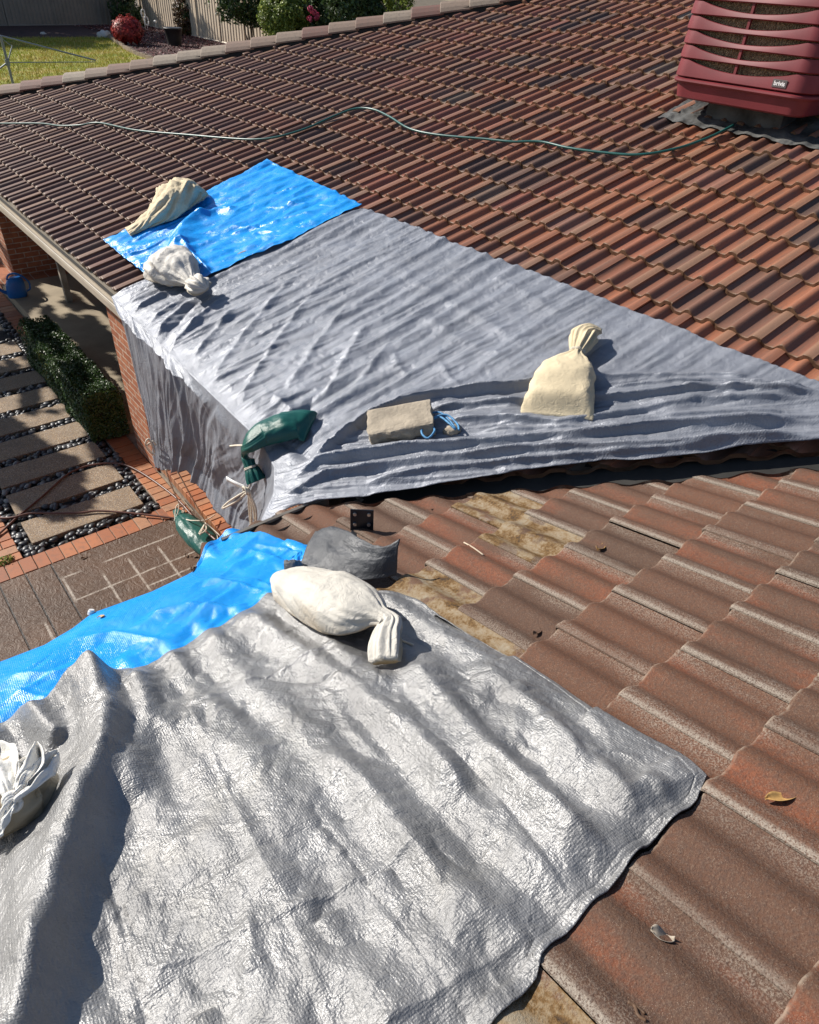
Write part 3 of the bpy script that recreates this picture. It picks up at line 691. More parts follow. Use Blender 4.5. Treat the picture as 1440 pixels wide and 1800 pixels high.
# the tall standing fold on the left (its right flank lies in its own shade)
f0 = fold(A, B, px_near([(160, 1160), (196, 1240), (186, 1310), (150, 1390), (112, 1490), (80, 1610), (45, 1740), (5, 1900)], .10), .145, .15, .048, .02, .85)
H = H * (1 - .6 * np.clip(f0 / .10, 0, 1)) + f0
H += NFold([(240, 1180), (262, 1250), (250, 1330), (215, 1420)], .045, .05, .06, .15)
H += NFold([(15, 1225), (60, 1262), (115, 1318)], .060, .035, .030, .05)
H += NFold([(430, 1070), (520, 1130), (640, 1215), (740, 1300), (830, 1400)], .040, .045, .060, .10)
H += NFold([(305, 1240), (370, 1290), (430, 1330), (470, 1400), (520, 1500)], .028, .05, .06)
H += NFold([(560, 1300), (640, 1370), (720, 1470), (790, 1580), (850, 1680)], .036, .05, .05)
H += NFold([(700, 1150), (790, 1230), (880, 1330), (980, 1440), (1040, 1540)], .038, .045, .05)
H += NFold([(820, 1150), (920, 1220), (1010, 1300), (1100, 1390), (1130, 1450)], .036, .04, .05)
H += NFold([(330, 1420), (420, 1530), (480, 1650), (520, 1790)], .020, .05, .06)
H += NFold([(480, 1060), (560, 1110), (640, 1180)], .020, .03, .04)
# packing creases: thin, straight
HC = np.zeros_like(H)
for ln in [[(540, 1390), (640, 1530), (760, 1690), (880, 1850)], [(330, 1230), (420, 1430), (520, 1630), (600, 1850)], [(720, 1255), (860, 1370), (1010, 1560)], [(300, 1560), (480, 1475), (700, 1380)], [(250, 1700), (470, 1610), (740, 1470)], [(430, 1180), (560, 1190), (700, 1145)], [(165, 1480), (210, 1620), (250, 1800)], [(350, 1225), (500, 1165), (640, 1110)], [(660, 1800), (780, 1720), (930, 1620)]]:
    HC = HC + NFold(ln, RNG.choice([-1, 1]) * .0075, .009, .026, .06, .55)
H += NFold([(1120, 1350), (1180, 1380), (1205, 1400)], .035, .025, .04, .2) + NFold([(1140, 1440), (1170, 1415), (1215, 1395)], .028, .02, .02, .2) + NFold([(1195, 1310), (1230, 1345)], .050, .06, .06, .0, .8)
H -= NFold([(1150, 1405), (1185, 1385), (1200, 1370)], .022, .02, .02, .2)
H *= .35 + .65 * sstep(0, .05, edge + .012 + .02 * pn(A * 9, B * 9, 77) * (edge < .05))
H += .012 * sstep(.03, 0, 1 - uu) * (pn(A * 14, B * 14, 88) + .3)
# bag rests here: press the sheet down a little
nh = near_h(A, B); bl = sstep(.16, .0, np.minimum(1 - vv, 1 - uu) * 1.6 + .0 * A)
H = H - .018
H = np.maximum(H * (1 - .8 * bl) + (nh + .006) * .8 * bl, nh + .004)
H = smooth2(H, 3)
fa = .0066 * facets(A, B, .13, 101, .8, 2.6) * (.4 + 1.0 * mod) + .0052 * facets(A, B, .055, 103, .9, 2.0, .2) * (.3 + 1.1 * mod) + .0020 * facets(A, B, .024, 105)
fa = smooth2(fa, 1) + .0045 * facets(A, B, .30, 107, .5, 2.2, -.25)
H += fa * sstep(0, .06, edge) + fa * .4 * sstep(.06, 0, edge) + HC
H += .0022 * (np.minimum((1 - uu) * 1.9, (1 - vv) * 1.5) < .032) - .0012 * (np.abs(np.minimum((1 - uu) * 1.9, (1 - vv) * 1.5) - .035) < .004)
for k in range(46):                                              # short hard creases
    ca, cb = RNG.uniform(-2.0, -.42), RNG.uniform(.8, 2.4); an = RNG.choice([1.45, 1.2, 1.75, .1, -.2, .5]) + RNG.normal(0, .15); L_ = RNG.uniform(.06, .28)
    H += fold(A, B, [(ca, cb), (ca + L_ * .5 * math.cos(an), cb + L_ * .5 * math.sin(an)), (ca + L_ * math.cos(an + .25), cb + L_ * math.sin(an + .25))], RNG.choice([-1, 1]) * RNG.uniform(.003, .007), .007, .022, .25, .5)
H += .024 * sstep(.20, .0, vv)
P3 = NP(A, B, np.maximum(H, nh + .009))
tarp_obj('silver_tarp', P3, nu, nv, M['silver'], 'large crumpled silver tarp spread over the near tiled slope with worn red tiles', 'tarpaulin', 'silver tarps')

# ---- near blue tarp, from under the silver one over the near gutter
nu, nv = 300, 120
outer = [(432, 936), (408, 945), (382, 962), (352, 1000), (330, 1012), (270, 1040), (210, 1062), (165, 1078), (130, 1105), (80, 1135), (0, 1166), (-160, 1235)]
hO = [.0, -.01, -.02, -.02, .0, .012, .015, .015, .015, .015, .015, .015]
O = np.array([near(x, y, h) for (x, y), h in zip(outer, hO)])
innr = px_near([(552, 950), (575, 985), (545, 1040), (500, 1080), (430, 1130), (330, 1190), (235, 1250), (120, 1290), (0, 1340), (-160, 1420)], .02)
I = NP(innr[:, 0], innr[:, 1], -.012)
S0 = resample(O, nu); S1 = resample(I, nu); v = np.linspace(0, 1, nv)
P4 = np.zeros((nu, nv, 3)); dn = np.array([0, .035, -.12]) + np.array([0, .0, .03]) * np.sin(np.linspace(0, 9, nu))[:, None]
ctrl = np.stack([S0 + dn, S0 + dn * .5 + np.array([0, .014, 0]), S0, S0 * .72 + S1 * .28 + NN * .012, S0 * .4 + S1 * .6, S1], 1)
for i in range(nu): P4[i] = spline(ctrl[i], nv)
a_, b_ = P4[..., 0], np.hypot(P4[..., 1], P4[..., 2]) * np.sign(P4[..., 1])
hh = .006 * fbm(a_ * 2.4, b_ * 3.2, 5, 2) + .0085 * facets(a_, b_, .14, 401, 2.2, .8, .3) + .0050 * facets(a_, b_, .06, 403, 2.4, .7, .3) + .0006 * facets(a_, b_, .024, 405)
blue_px = [[(300, 1040), (380, 1012), (450, 1010), (510, 1035)], [(250, 1080), (330, 1060), (420, 1060)], [(365, 1015), (420, 1020), (470, 1030)], [(390, 965), (440, 960), (500, 975)], [(120, 1130), (200, 1110), (300, 1120)], [(20, 1190), (100, 1180), (180, 1150)], [(440, 950), (500, 955), (540, 965)], [(20, 1215), (90, 1225), (130, 1215)]]
for ln in blue_px:
    q = np.array([near(x, y, .02) for x, y in ln]); q2 = np.stack([q[:, 0], np.hypot(q[:, 1], q[:, 2]) * np.sign(q[:, 1])], -1)
    hh += fold(a_, b_, q2, .013, .010, .035, .2, .6)
vvv = np.linspace(0, 1, nv)[None]
P4 = P4 + (hh * sstep(.15, .40, vvv) * sstep(1.05, .9, vvv))[..., None] * np.array([0, .45, .9])
x4, w4 = to_near(P4); h4 = P4 @ NN; need = np.maximum(near_h(x4, w4) + .005 - h4, 0) * (w4 > np.interp(x4, NEX, NEW) - .01)
P4 = P4 + smooth2(need, 2)[..., None] * 1.15 * NN
tarp_obj('blue_tarp', P4, nu, nv, M['blue'], 'bright blue tarp hanging over the near gutter above the patio', 'tarpaulin', 'blue tarps', .002, flip=True)

# ---- long silver tarp over the inner corner
TLc = [(262, 492), (330, 470), (430, 440), (540, 395), (640, 366)]
topE = [(640, 366), (720, 400), (800, 436), (870, 465), (960, 503), (1060, 546), (1159, 590), (1237, 628), (1326, 664), (1420, 703), (1500, 738), (1620, 790)]
lowE = [(455, 916), (500, 896), (560, 880), (640, 872), (700, 862), (760, 850), (850, 835), (930, 822), (1000, 815), (1060, 806), (1130, 806), (1200, 798), (1300, 785), (1440, 772), (1540, 765), (1680, 760)]
le = np.array([to_far(far(x, y, .03)) for x, y in lowE]); te = px_far(topE, .012)
c0 = np.array([to_far(gnd(199, 527, .0))])
eaveE = np.array([to_far(gnd(x, y, z)) for x, y, z in [(199, 527, 0), (320, 645, 0), (440, 760, 0), (466, 790, -.005), (482, 822, -.01), (478, 860, -.02)]] + [le[0]])
tl = np.vstack([c0, px_far(TLc, .012)])
tl[-1] = te[0]
nu, nv = 460, 420
S = coons(eaveE, te, tl, le, nu, nv)
A, B = S[..., 0], S[..., 1]       # v (up the slope), y
le_v = np.linspace(0, 1, nv)[None]; le_u = np.linspace(0, 1, nu)[:, None]
rollf = .5 + .5 * np.cos((-B - .5016 + .18) / .15 * 2 * math.pi)
m1 = sstep(.3, .9, A) * sstep(-.35, .25, B - .55 * (1.9 - A) + .55 * 0)
msk = sstep(-1.1, .7, B + .25 * A - .2)
rw = .5 + .5 * np.cos((-(B + .012 * pn(A * 1.7, B * 3, 91)) - .5016 + .18) / .15 * 2 * math.pi)
gl = px_far([(470, 830), (545, 815), (600, 775), (650, 738), (710, 712), (780, 698), (860, 688), (960, 676), (1080, 668), (1250, 668), (1440, 690)], .03); gl = gl[np.argsort(gl[:, 0])]
GM = sstep(-.02, .10, B - np.interp(A, gl[:, 0], gl[:, 1]))        # 1 above the gathered bundle, 0 in it
H = .016 + .016 * (rw ** 1.4 - .5) * msk * GM * (.55 + .6 * sstep(-.4, .5, pn(A * .9, B * 1.6, 93)))
ang = B + .13 * A                     # tension wrinkles run slightly askew to the rolls
H += GM * (.009 * ridged(ang * 5.2, A * .35, 23, 2) + .007 * ridged(ang * 11, A * .5, 27, 2) * .8) * (.45 + .75 * sstep(1.6, .2, A)) * (.35 + .65 * sstep(.02, .35, A))
H += GM * .0042 * ridged((B + .16 * A + .01 * pn(A * 3, B * 4, 81)) * 21, A * .9, 83, 2) * sstep(-.4, .3, pn(A * 1.4, B * 2, 85))
gt = A * .85 + B                                                   # across the bundle
H += (1 - GM) * (.012 * ridged(gt * 6 + .3 * pn(A * 2, B * 2, 98), (A - B) * .35, 95, 2) + .006 * ridged(gt * 15, (A - B) * .6, 97, 2) + .003 * ridged(gt * 34, (A - B) * 1.2, 99, 1))
H += .005 * fbm(A * 1.6, B * 2.6, 29, 3) + GM * .0042 * facets(A, B, .085, 201, 4.5, .8, -.13) + GM * .0026 * facets(A, B, .045, 203, 3.5, .8, -.2) + (1 - GM) * .0055 * facets(A, B, .06, 207, 2.2, .9, -.7) + .0011 * facets(A, B, .022, 205, 1.3, 1)
def FFold(px, amp, w1, w2=None, soft=.12, sharp=.8): return fold(A, B, px_far(px, .03), amp, w1, w2, soft, sharp)
low = sstep(.05, .6, le_u)
gath = [([(545, 815), (600, 775), (650, 738), (710, 712), (780, 698), (860, 688), (960, 676), (1080, 668)], .060, .045, .018),
        ([(745, 722), (840, 715), (950, 712), (1060, 705), (1200, 690), (1330, 690), (1450, 695)], .045, .04, .018),
        ([(770, 742), (880, 735), (980, 745), (1100, 727), (1230, 705), (1420, 700)], .035, .045, .022),
        ([(500, 850), (560, 815), (640, 800), (760, 790), (900, 776), (1040, 770), (1180, 752), (1440, 738)], .055, .045, .030),
        ([(480, 880), (580, 838), (680, 822), (800, 806), (950, 793), (1100, 790), (1280, 775), (1440, 765)], .050, .035, .030),
        ([(640, 850), (760, 828), (900, 812), (1050, 800), (1200, 790)], .030, .022, .018),
        ([(1010, 668), (1130, 660), (1270, 660), (1330, 668)], .022, .03, .02),
        ([(1060, 690), (1180, 678), (1300, 676), (1420, 688)], .025, .03, .018),
        ([(830, 762), (960, 758), (1100, 752), (1250, 735), (1400, 722)], .026, .03, .02)]
for px, a, w1, w2 in gath: H += FFold(px, a * 1.15, w1 * 1.2, w2 * .65, .10, .65)
# deep pulls from the bag towards the gutter, and long soft pulls across the sheet
for px, a, w1, w2 in [([(375, 505), (330, 545), (290, 590), (262, 625)], -.030, .03, .03), ([(345, 520), (300, 560), (255, 610)], .030, .02, .03), ([(395, 520), (340, 570), (300, 610), (285, 640)], .028, .02, .03),
                      ([(330, 520), (280, 550), (240, 590)], .022, .02, .025), ([(300, 512), (255, 535), (215, 560)], .022, .02, .025), ([(420, 535), (370, 590), (330, 640)], .018, .025, .03),
                      ([(520, 480), (450, 560), (390, 640), (360, 690)], .014, .03, .03), ([(560, 500), (500, 580), (440, 670), (415, 720)], .014, .03, .03), ([(620, 520), (560, 600), (500, 690)], .013, .03, .03),
                      ([(690, 455), (740, 500), (850, 560), (960, 625)], .008, .05, .06), ([(860, 480), (940, 520), (1000, 560)], .007, .04, .05), ([(720, 530), (800, 590), (920, 640)], .008, .05, .06),
                      ([(600, 650), (550, 700), (530, 740)], -.016, .03, .03), ([(650, 560), (600, 640), (570, 700)], .014, .03, .03), ([(690, 590), (650, 650), (610, 690)], .014, .025, .03), ([(770, 630), (790, 660), (815, 685)], .009, .02, .04), ([(690, 610), (700, 640), (722, 665)], .008, .02, .035),
                      ([(480, 690), (520, 730), (560, 770)], .02, .03, .03), ([(470, 760), (520, 790), (560, 810)], -.02, .03, .03)]:
    H += FFold(px, a, w1, w2, .2, .8)
e2 = np.minimum(le_v + 0 * le_u, 1 - le_v)
H += sstep(.10, 0., 1 - le_v + 0 * le_u) * (.008 + .020 * np.maximum(pn(A * 5, B * 5, 71), 0)) * 0
H = .008 + (H - .008) * (.15 + .85 * sstep(.0, .055, le_v))
H = np.where(le_v + 0 * le_u > .5, np.maximum(H, np.where(A < 1.9, 0, far_h(A, B) + .004)), H)
P1 = FP(A, B, np.maximum(H, .004))
# the hanging part
hb = [(268, 768), (272, 822), (300, 826), (330, 826), (338, 842), (350, 858), (380, 895), (415, 938), (452, 958)]
hl_ = [(199, 527), (212, 560), (228, 620), (245, 690), (258, 740), (272, 822)]
hr_ = [(455, 916), (455, 930), (454, 945), (452, 958)]
HXo = -.015
ht = P1[:, 0]
hbt = np.array([atx(x, y, -.06) for x, y in hb[1:]]); hlt = np.array([atx(x, y, HXo - .05 * k / 5) for k, (x, y) in enumerate(hl_)]); hrt = np.array([atx(x, y, HXo - .05 * k / 3) for k, (x, y) in enumerate(hr_)])
hlt[0] = ht[0]; hrt[0] = ht[-1]; hlt[-1] = hbt[0]; hrt[-1] = hbt[-1]
nu2, nv2 = 330, 150
SH = coons(ht, hbt, hlt, hrt, nu2, nv2)
y_ = SH[..., 1]; z_ = SH[..., 2]; t_ = np.linspace(0, 1, nv2)[None]
s_u = np.linspace(0, 1, nu2)[:, None] + .05 * pn(t_ * 2, np.linspace(0, 1, nu2)[:, None] * 6, 9)
fo = .009 * ridged(s_u * 7 + .8 * t_, t_ * .5, 51, 2) + .007 * ridged(s_u * 19 + 1.6 * t_, t_ * .6, 53, 2) + .004 * ridged(s_u * 48 + 3 * t_, t_ * 1.2, 55, 1) + .0025 * facets(y_, z_, .05, 57, .6, 2.)
for uc, a, w_ in [(.335, .075, .018), (.39, .06, .025), (.30, -.04, .02), (.47, .03, .02), (.15, .03, .03), (.62, .03, .02), (.80, .03, .03)]:
    fo += a * np.exp(-np.abs((s_u - uc - .10 * t_ * (uc - .1)) / w_) ** 1.5) * (.4 + .6 * t_)
SH[..., 0] -= (fo - .013) * sstep(0, .22, t_) * (1 - .5 * sstep(.8, 1, s_u))
tarp_obj('silver_tarp', P1, nu, nv, M['silver_far'], 'long blue grey tarp draped over the inner roof corner and hanging down the eave', 'tarpaulin', 'silver tarps', .003, extra=(SH, nu2, nv2, True))

# ---- far blue tarp under the two bags
nu, nv = 200, 260
q = dict(tl=(470, 281), tr=(637, 360), bl=(181, 421), br=(304, 506))
tE = px_far([(470, 281), (520, 303), (580, 330), (637, 360)], .03); lE = px_far([(470, 281), (380, 325), (280, 378), (230, 400), (181, 421)], .03)
bE = px_far([(181, 421), (210, 445), (245, 472), (280, 495), (304, 506)], .03); rE = px_far([(637, 360), (560, 395), (500, 428), (440, 452), (385, 478), (345, 495), (304, 506)], .03)
S = coons(tE, bE, lE, rE, nu, nv); A, B = S[..., 0], S[..., 1]
rollf = .5 + .5 * np.cos((-B - .5016 + .18) / .15 * 2 * math.pi)
H = .036 + .010 * (rollf - .5) + .010 * fbm(A * 2, B * 3, 61, 3) + .0062 * facets(A, B, .12, 301, 1.8, 1, -.2) + .0042 * facets(A, B, .06, 303, 1.8, .9, -.2) + .0012 * facets(A, B, .03, 305, 1.6, .9, -.2)
def BF(px, a, w1, w2=None, s=.15, sh=.8): return fold(A, B, px_far(px, .04), a, w1, w2, s, sh)
H += BF([(372, 372), (345, 388), (326, 404), (316, 430), (306, 462)], .075, .10, .10, .15, .8) + BF([(420, 365), (380, 372), (350, 388)], .04, .05, .05, .2, .8)
H += BF([(322, 425), (345, 455), (372, 480)], .035, .02, .03, .1) + BF([(300, 420), (260, 440), (220, 450)], .028, .02, .03) + BF([(330, 380), (280, 400), (230, 425)], .02, .02, .03)
H += BF([(300, 450), (270, 465), (240, 465)], .022, .02, .02)
for k in range(14):
    x0, y0 = RNG.uniform(380, 560), RNG.uniform(330, 420); d = RNG.uniform(20, 60); an = RNG.uniform(-.7, .2)
    H += BF([(x0, y0), (x0 + d * math.cos(an), y0 + d * math.sin(an))], RNG.uniform(.006, .014) * RNG.choice([-1, 1]), .012, .02, .2)
ed = np.minimum(np.minimum(np.linspace(0, 1, nu)[:, None] + 0 * A, 1 - np.linspace(0, 1, nu)[:, None]), np.minimum(np.linspace(0, 1, nv)[None] + 0 * A, 1 - np.linspace(0, 1, nv)[None]))
H = H * (.75 + .25 * sstep(0, .04, ed)) + .012 * sstep(.8, 1, np.linspace(0, 1, nu)[:, None]) + sstep(.02, 0, ed) * .012 * pn(A * 12, B * 12, 5)
PB = FP(A, B, np.maximum(H, .016))
tarp_obj('blue_tarp', PB, nu, nv, M['blue'], 'blue tarp weighed down by two sandbags on the far roof slope', 'tarpaulin', 'blue tarps', .002, flip=True)

# ================================================================== bags
def spow(x, e): return np.sign(x) * np.abs(x) ** e
def loft_bag(name, axis, st, nrm, mat, seed=0, parent=None, nt=90, nth=72, exp=.82, wr=.05, open_end=True, pk=11, uvl=1.0, flat=.35, tie=None, twist=0.0):
    """axis: points on the surface the bag lies on; st rows: t, half width, half height, lift of the axis, pleat depth"""
    nrm = np.asarray(nrm, float); C = spline(axis, nt); st = np.asarray(st, float); t = np.linspace(0, 1, nt)
    a, b, lf, pl = [np.interp(t, st[:, 0], st[:, k]) for k in (1, 2, 3, 4)]
    ker = np.hanning(9); ker /= ker.sum()
    sm = lambda q: np.convolve(np.r_[np.full(4, q[0]), q, np.full(4, q[-1])], ker, 'valid')
    a, b, lf, pl = sm(a), sm(b), sm(lf), sm(pl)
    T = np.gradient(C, axis=0); T /= np.linalg.norm(T, axis=1)[:, None]
    th = np.linspace(0, 2 * math.pi, nth, endpoint=False); V = np.zeros((nt, nth, 3)); low = np.zeros((nt, nth))
    ph = RNG.uniform(0, 6, 3)
    for i in range(nt):
        n_ = nrm - T[i] * (nrm @ T[i]); ln = np.linalg.norm(n_)
        if ln < .3:
            n_ = prev * 1.0; n_ = n_ - T[i] * (n_ @ T[i])
        n_ /= np.linalg.norm(n_); prev = n_; s_ = np.cross(T[i], n_)
        tt = th + twist * max(0, t[i] - .5)
        r = 1 + pl[i] * (.6 * np.cos(pk * tt + ph[0] + 1.5 * math.sin(7 * t[i]) + 2.2 * pn(np.cos(th) * 1.3 + 5, np.sin(th) * 1.3 + t[i] * 2.5, seed + 9)) + .4 * np.cos((pk * 2 + 1) * tt + ph[1])) + wr * fbm(np.cos(th) * 2.2 + 9 + 0 * th, np.sin(th) * 2.2 + t[i] * 7, seed, 4)
        cx = spow(np.cos(th), exp) * a[i] * r; sy = spow(np.sin(th), exp) * b[i] * r; sy = np.where(sy < 0, sy * flat, sy)
        V[i] = C[i] + cx[:, None] * s_ + (sy + b[i] * flat + lf[i])[:, None] * n_
        low[i] = .35 - .5 * np.sin(th)
    L = np.linalg.norm(np.diff(C, axis=0), axis=1).sum()
    uv = np.stack(np.broadcast_arrays((t * L)[:, None], (th / 6.283 * .5)[None]), -1).reshape(-1, 2)
    F = [(i * nth + j, i * nth + (j + 1) % nth, (i + 1) * nth + (j + 1) % nth, (i + 1) * nth + j) for i in range(nt - 1) for j in range(nth)]
    F.append(tuple(range(nth - 1, -1, -1)))
    if not open_end: F.append(tuple((nt - 1) * nth + j for j in range(nth)))
    o = mesh_obj(name, V, F, mat, parent, True, uv, dict(low=low.ravel()))
    if tie is not None:
        i = int(tie * (nt - 1)); mb = MB()
        for k in range(2):
            c = V[min(i + k * 1, nt - 1)]; cc = c.mean(0); mb.tube(np.vstack([cc + (c - cc) * 1.06, (cc + (c - cc) * 1.06)[:1]])[::4], .004, 5)
        mb.build('tie', M['rope'], o, True)
    return o
M['cream'] = mat_bag('cream_sack', (0.62, 0.52, 0.35), .8, .15, None, 0, 0, 1500, .4)
M['white_sack'] = mat_bag('white_woven_sack', (0.56, 0.53, 0.47), .6, .22, (0.44, 0.28, 0.10), 0, 0, 1300, .5)
M['grey_sack'] = mat_bag('grey_white_sack', (0.58, 0.55, 0.50), .6, .1, (0.36, 0.30, 0.21), 0, 0, 1300, .4)
M['plastic'] = mat_bag('white_plastic', (0.78, 0.76, 0.71), .35, 0, None, 0, .25, 300, .4)
M['sand_plastic'] = mat_bag('sand_in_plastic', (0.42, 0.35, 0.24), .4, 0, (0.30, 0.22, 0.12), 0, 0, 300, .4)
M['green'] = mat_bag('green_sack', (0.010, 0.090, 0.076), .34, .15, None, 0, 0, 1300, .12)
fp = lambda pts, h=.03: np.array([far(x, y, h) for x, y in pts]); npp = lambda pts, h=.03: np.array([near(x, y, h) for x, y in pts])
BAGS = 'sandbags weighing down the tarps'
o = loft_bag('sandbag', fp([(362, 342), (345, 350), (318, 366), (285, 385), (262, 394), (244, 402), (226, 410)], .05), [(0, .09, .02, .02, 0), (.06, .15, .09, .015, 0), (.2, .19, .155, .015, .005), (.42, .19, .16, 0, .0), (.58, .15, .11, 0, .01), (.74, .105, .065, 0, .03), (.86, .09, .04, .0, .06), (1, .085, .022, 0, .12)], NF, M['cream'], 3, wr=.22, pk=7)
tag(o, 'cream cloth sandbag slumped across the upper left edge of the far blue tarp', 'sandbag', BAGS)
o = loft_bag('sandbag', fp([(276, 474), (292, 478), (316, 486), (334, 500), (344, 512), (354, 519), (364, 524), (372, 526)], .05), [(0, .10, .03, .02, 0), (.08, .17, .10, .015, 0), (.28, .205, .155, .01, .012), (.48, .15, .125, .01, .05), (.64, .065, .06, .03, .13), (.72, .038, .034, .05, .15), (.82, .075, .07, .06, .28), (.92, .085, .08, .06, .32), (.98, .05, .05, .07, .32), (1, .008, .008, .08, .2)], NF, M['grey_sack'], 7, wr=.14, tie=.72, pk=9, open_end=False)
tag(o, 'greyish white sandbag with knotted frilly neck at the lower corner of the far blue tarp', 'sandbag', BAGS)
o = loft_bag('sandbag', fp([(977, 735), (984, 712), (994, 678), (1008, 645), (1020, 622), (1028, 606), (1037, 597), (1048, 593), (1058, 592)], .035), [(0, .195, .010, .0, 0), (.03, .200, .030, 0, .0), (.10, .186, .090, 0, .0), (.28, .170, .125, 0, .0), (.42, .158, .105, 0, .012), (.54, .100, .070, .01, .07), (.63, .034, .034, .03, .14), (.71, .055, .05, .03, .22), (.82, .072, .06, .03, .26), (.92, .05, .045, .03, .28), (1, .012, .012, .03, .2)], NF, M['cream'], 13, open_end=False, wr=.055, tie=.65, exp=.72)
tag(o, 'plump cream sandbag tied with a frilled top on the grey tarp', 'sandbag', BAGS)
gb = np.vstack([fp([(547, 752), (530, 752), (500, 762), (468, 772), (446, 784)], .045), [atx(437, 800, -.09), atx(440, 818, -.10), atx(446, 832, -.10), atx(452, 846, -.10)]])
o = loft_bag('sandbag', gb, [(0, .118, .012, 0, 0), (.04, .115, .045, 0, 0), (.22, .100, .085, 0, .0), (.45, .085, .075, 0, .01), (.58, .06, .045, .0, .05), (.68, .045, .03, .0, .09), (.84, .032, .02, 0, .12), (.92, .045, .035, 0, .2), (1, .05, .04, 0, .25)], NF, M['green'], 17, wr=.05, tie=.86, exp=.8)
tag(o, 'glossy green sandbag bent over the eave at the roof corner', 'sandbag', BAGS)
o = loft_bag('sandbag', npp([(486, 1022), (500, 1030), (540, 1054), (585, 1078), (630, 1098), (668, 1112), (690, 1122), (684, 1136), (680, 1152), (678, 1168)], .035), [(0, .010, .008, .02, 0), (.05, .045, .036, .012, .0), (.2, .100, .080, 0, .0), (.45, .130, .112, 0, .0), (.58, .132, .108, 0, .002), (.66, .118, .092, .01, .02), (.73, .070, .062, .03, .08), (.78, .032, .032, .055, .14), (.84, .040, .036, .04, .15), (.94, .052, .036, .01, .16), (1, .048, .022, .0, .14)], NN, M['white_sack'], 23, wr=.06, open_end=False, nt=130, nth=110, pk=6, twist=.6)
tag(o, 'large white woven sandbag with twisted neck at the top of the near tarp', 'sandbag', BAGS)
mb = MB(); mb.tube(spline(npp([(700, 1122), (712, 1128), (726, 1133)], .015), 10), .004, 6); mb.build('tie', M['rope'], o, True)
# plastic bag of sand at the left edge
kn = near(22, 1410, .13)
o = loft_bag('sandbag', np.array([near(112, 1380, .02), near(92, 1395, .02), near(62, 1412, .02), near(30, 1425, .03), near(0, 1440, .02), near(-40, 1452, .02)]), [(0, .03, .03, 0, 0), (.12, .075, .07, 0, .01), (.4, .11, .10, 0, .02), (.7, .11, .10, 0, .03), (1, .04, .04, 0, .05)], NN, M['sand_plastic'], 29, wr=.12, open_end=False)
tag(o, 'white plastic bag of sand with big knot at left end of near silver tarp', 'sandbag', BAGS)
def petal(pts, wds, seed, curl=.02, mat=None):
    C = spline(pts, 40); t = np.linspace(0, 1, 40); w_ = np.interp(t, np.linspace(0, 1, len(wds)), wds); T = np.gradient(C, axis=0); T /= np.linalg.norm(T, axis=1)[:, None]
    cd = CP - C.mean(0); cd /= np.linalg.norm(cd); V = []
    for i in range(40):
        s_ = np.cross(T[i], NN * .8 + cd * .4); s_ /= np.linalg.norm(s_); u_ = np.cross(s_, T[i])
        q = np.linspace(-1, 1, 25)
        V.append(C[i] + (q * w_[i])[:, None] * s_ + (curl * t[i] * np.cos(q * 5 + seed) + .25 * w_[i] * q * q + .012 * pn(q * 3, t[i] * 4 + 0 * q, seed))[:, None] * u_)
    q = mesh_obj('knotted_top', np.array(V), grid_f(40, 25), M['plastic'], o, True, np.zeros((1000, 2)), dict(low=np.zeros(1000)))
    s_ = q.modifiers.new('thickness', 'SOLIDIFY'); s_.thickness = .0015
    return q
petal([kn, kn + (near(38, 1375, .15) - kn), near(56, 1340, .18), near(66, 1312, .19)], [.010, .028, .042, .006], 1)
petal([kn, near(45, 1385, .15), near(80, 1350, .155), near(103, 1330, .15)], [.010, .022, .036, .004], 4)
petal([kn, near(14, 1375, .16), near(4, 1345, .17), near(-12, 1325, .16)], [.010, .035, .05, .03], 7)
petal([kn, near(10, 1430, .12), near(-2, 1455, .09), near(-10, 1475, .06)], [.012, .022, .026, .012], 9, .01)
mb = MB(); mb.tube(spline(npp([(28, 1425), (40, 1440), (58, 1452), (82, 1455)], .02), 14), .0045, 6); mb.build('tie', M['rope'], o, True)
mb = MB()
for k in range(3): mb.tube(np.array([kn + .016 * (math.cos(a) * np.array([1, 0, 0]) + math.sin(a) * np.array([0, .5, .8])) + np.array([0, .006, .004]) * (k - 1) for a in np.linspace(0, 6.283, 20)]), .008, 6)
mb.build('knot', M['plastic'], o, True, uv=None)
# green bag on the ground, hung from the tarp corner by ropes
gp = [gnd(311, 905, -2.39), gnd(322, 918, -2.38), gnd(342, 940, -2.38), gnd(365, 962, -2.38), gnd(388, 985, -2.38)]
o = loft_bag('sandbag', gp, [(0, .03, .02, .05, .2), (.1, .05, .045, .03, .1), (.3, .12, .095, 0, .02), (.6, .145, .105, 0, .0), (.9, .12, .08, 0, 0), (1, .05, .03, 0, 0)], (0, 0, 1), M['green'], 31, wr=.06)
tag(o, 'dark green sandbag on the patio tied with white ropes below the tarp corner', 'sandbag', BAGS)

# ================================================================== things on the tarps
rope_i = [0]
def rope(name, pts, r, mat, label, cat, n=60, nn=8, group=None, more=None):
    mb = MB(); mb.tube(spline(pts, n), r, nn)
    for q in (more or []): mb.tube(spline(q, 24), r, nn)
    return tag(mb.build(name, mat, None, True), label, cat, group)
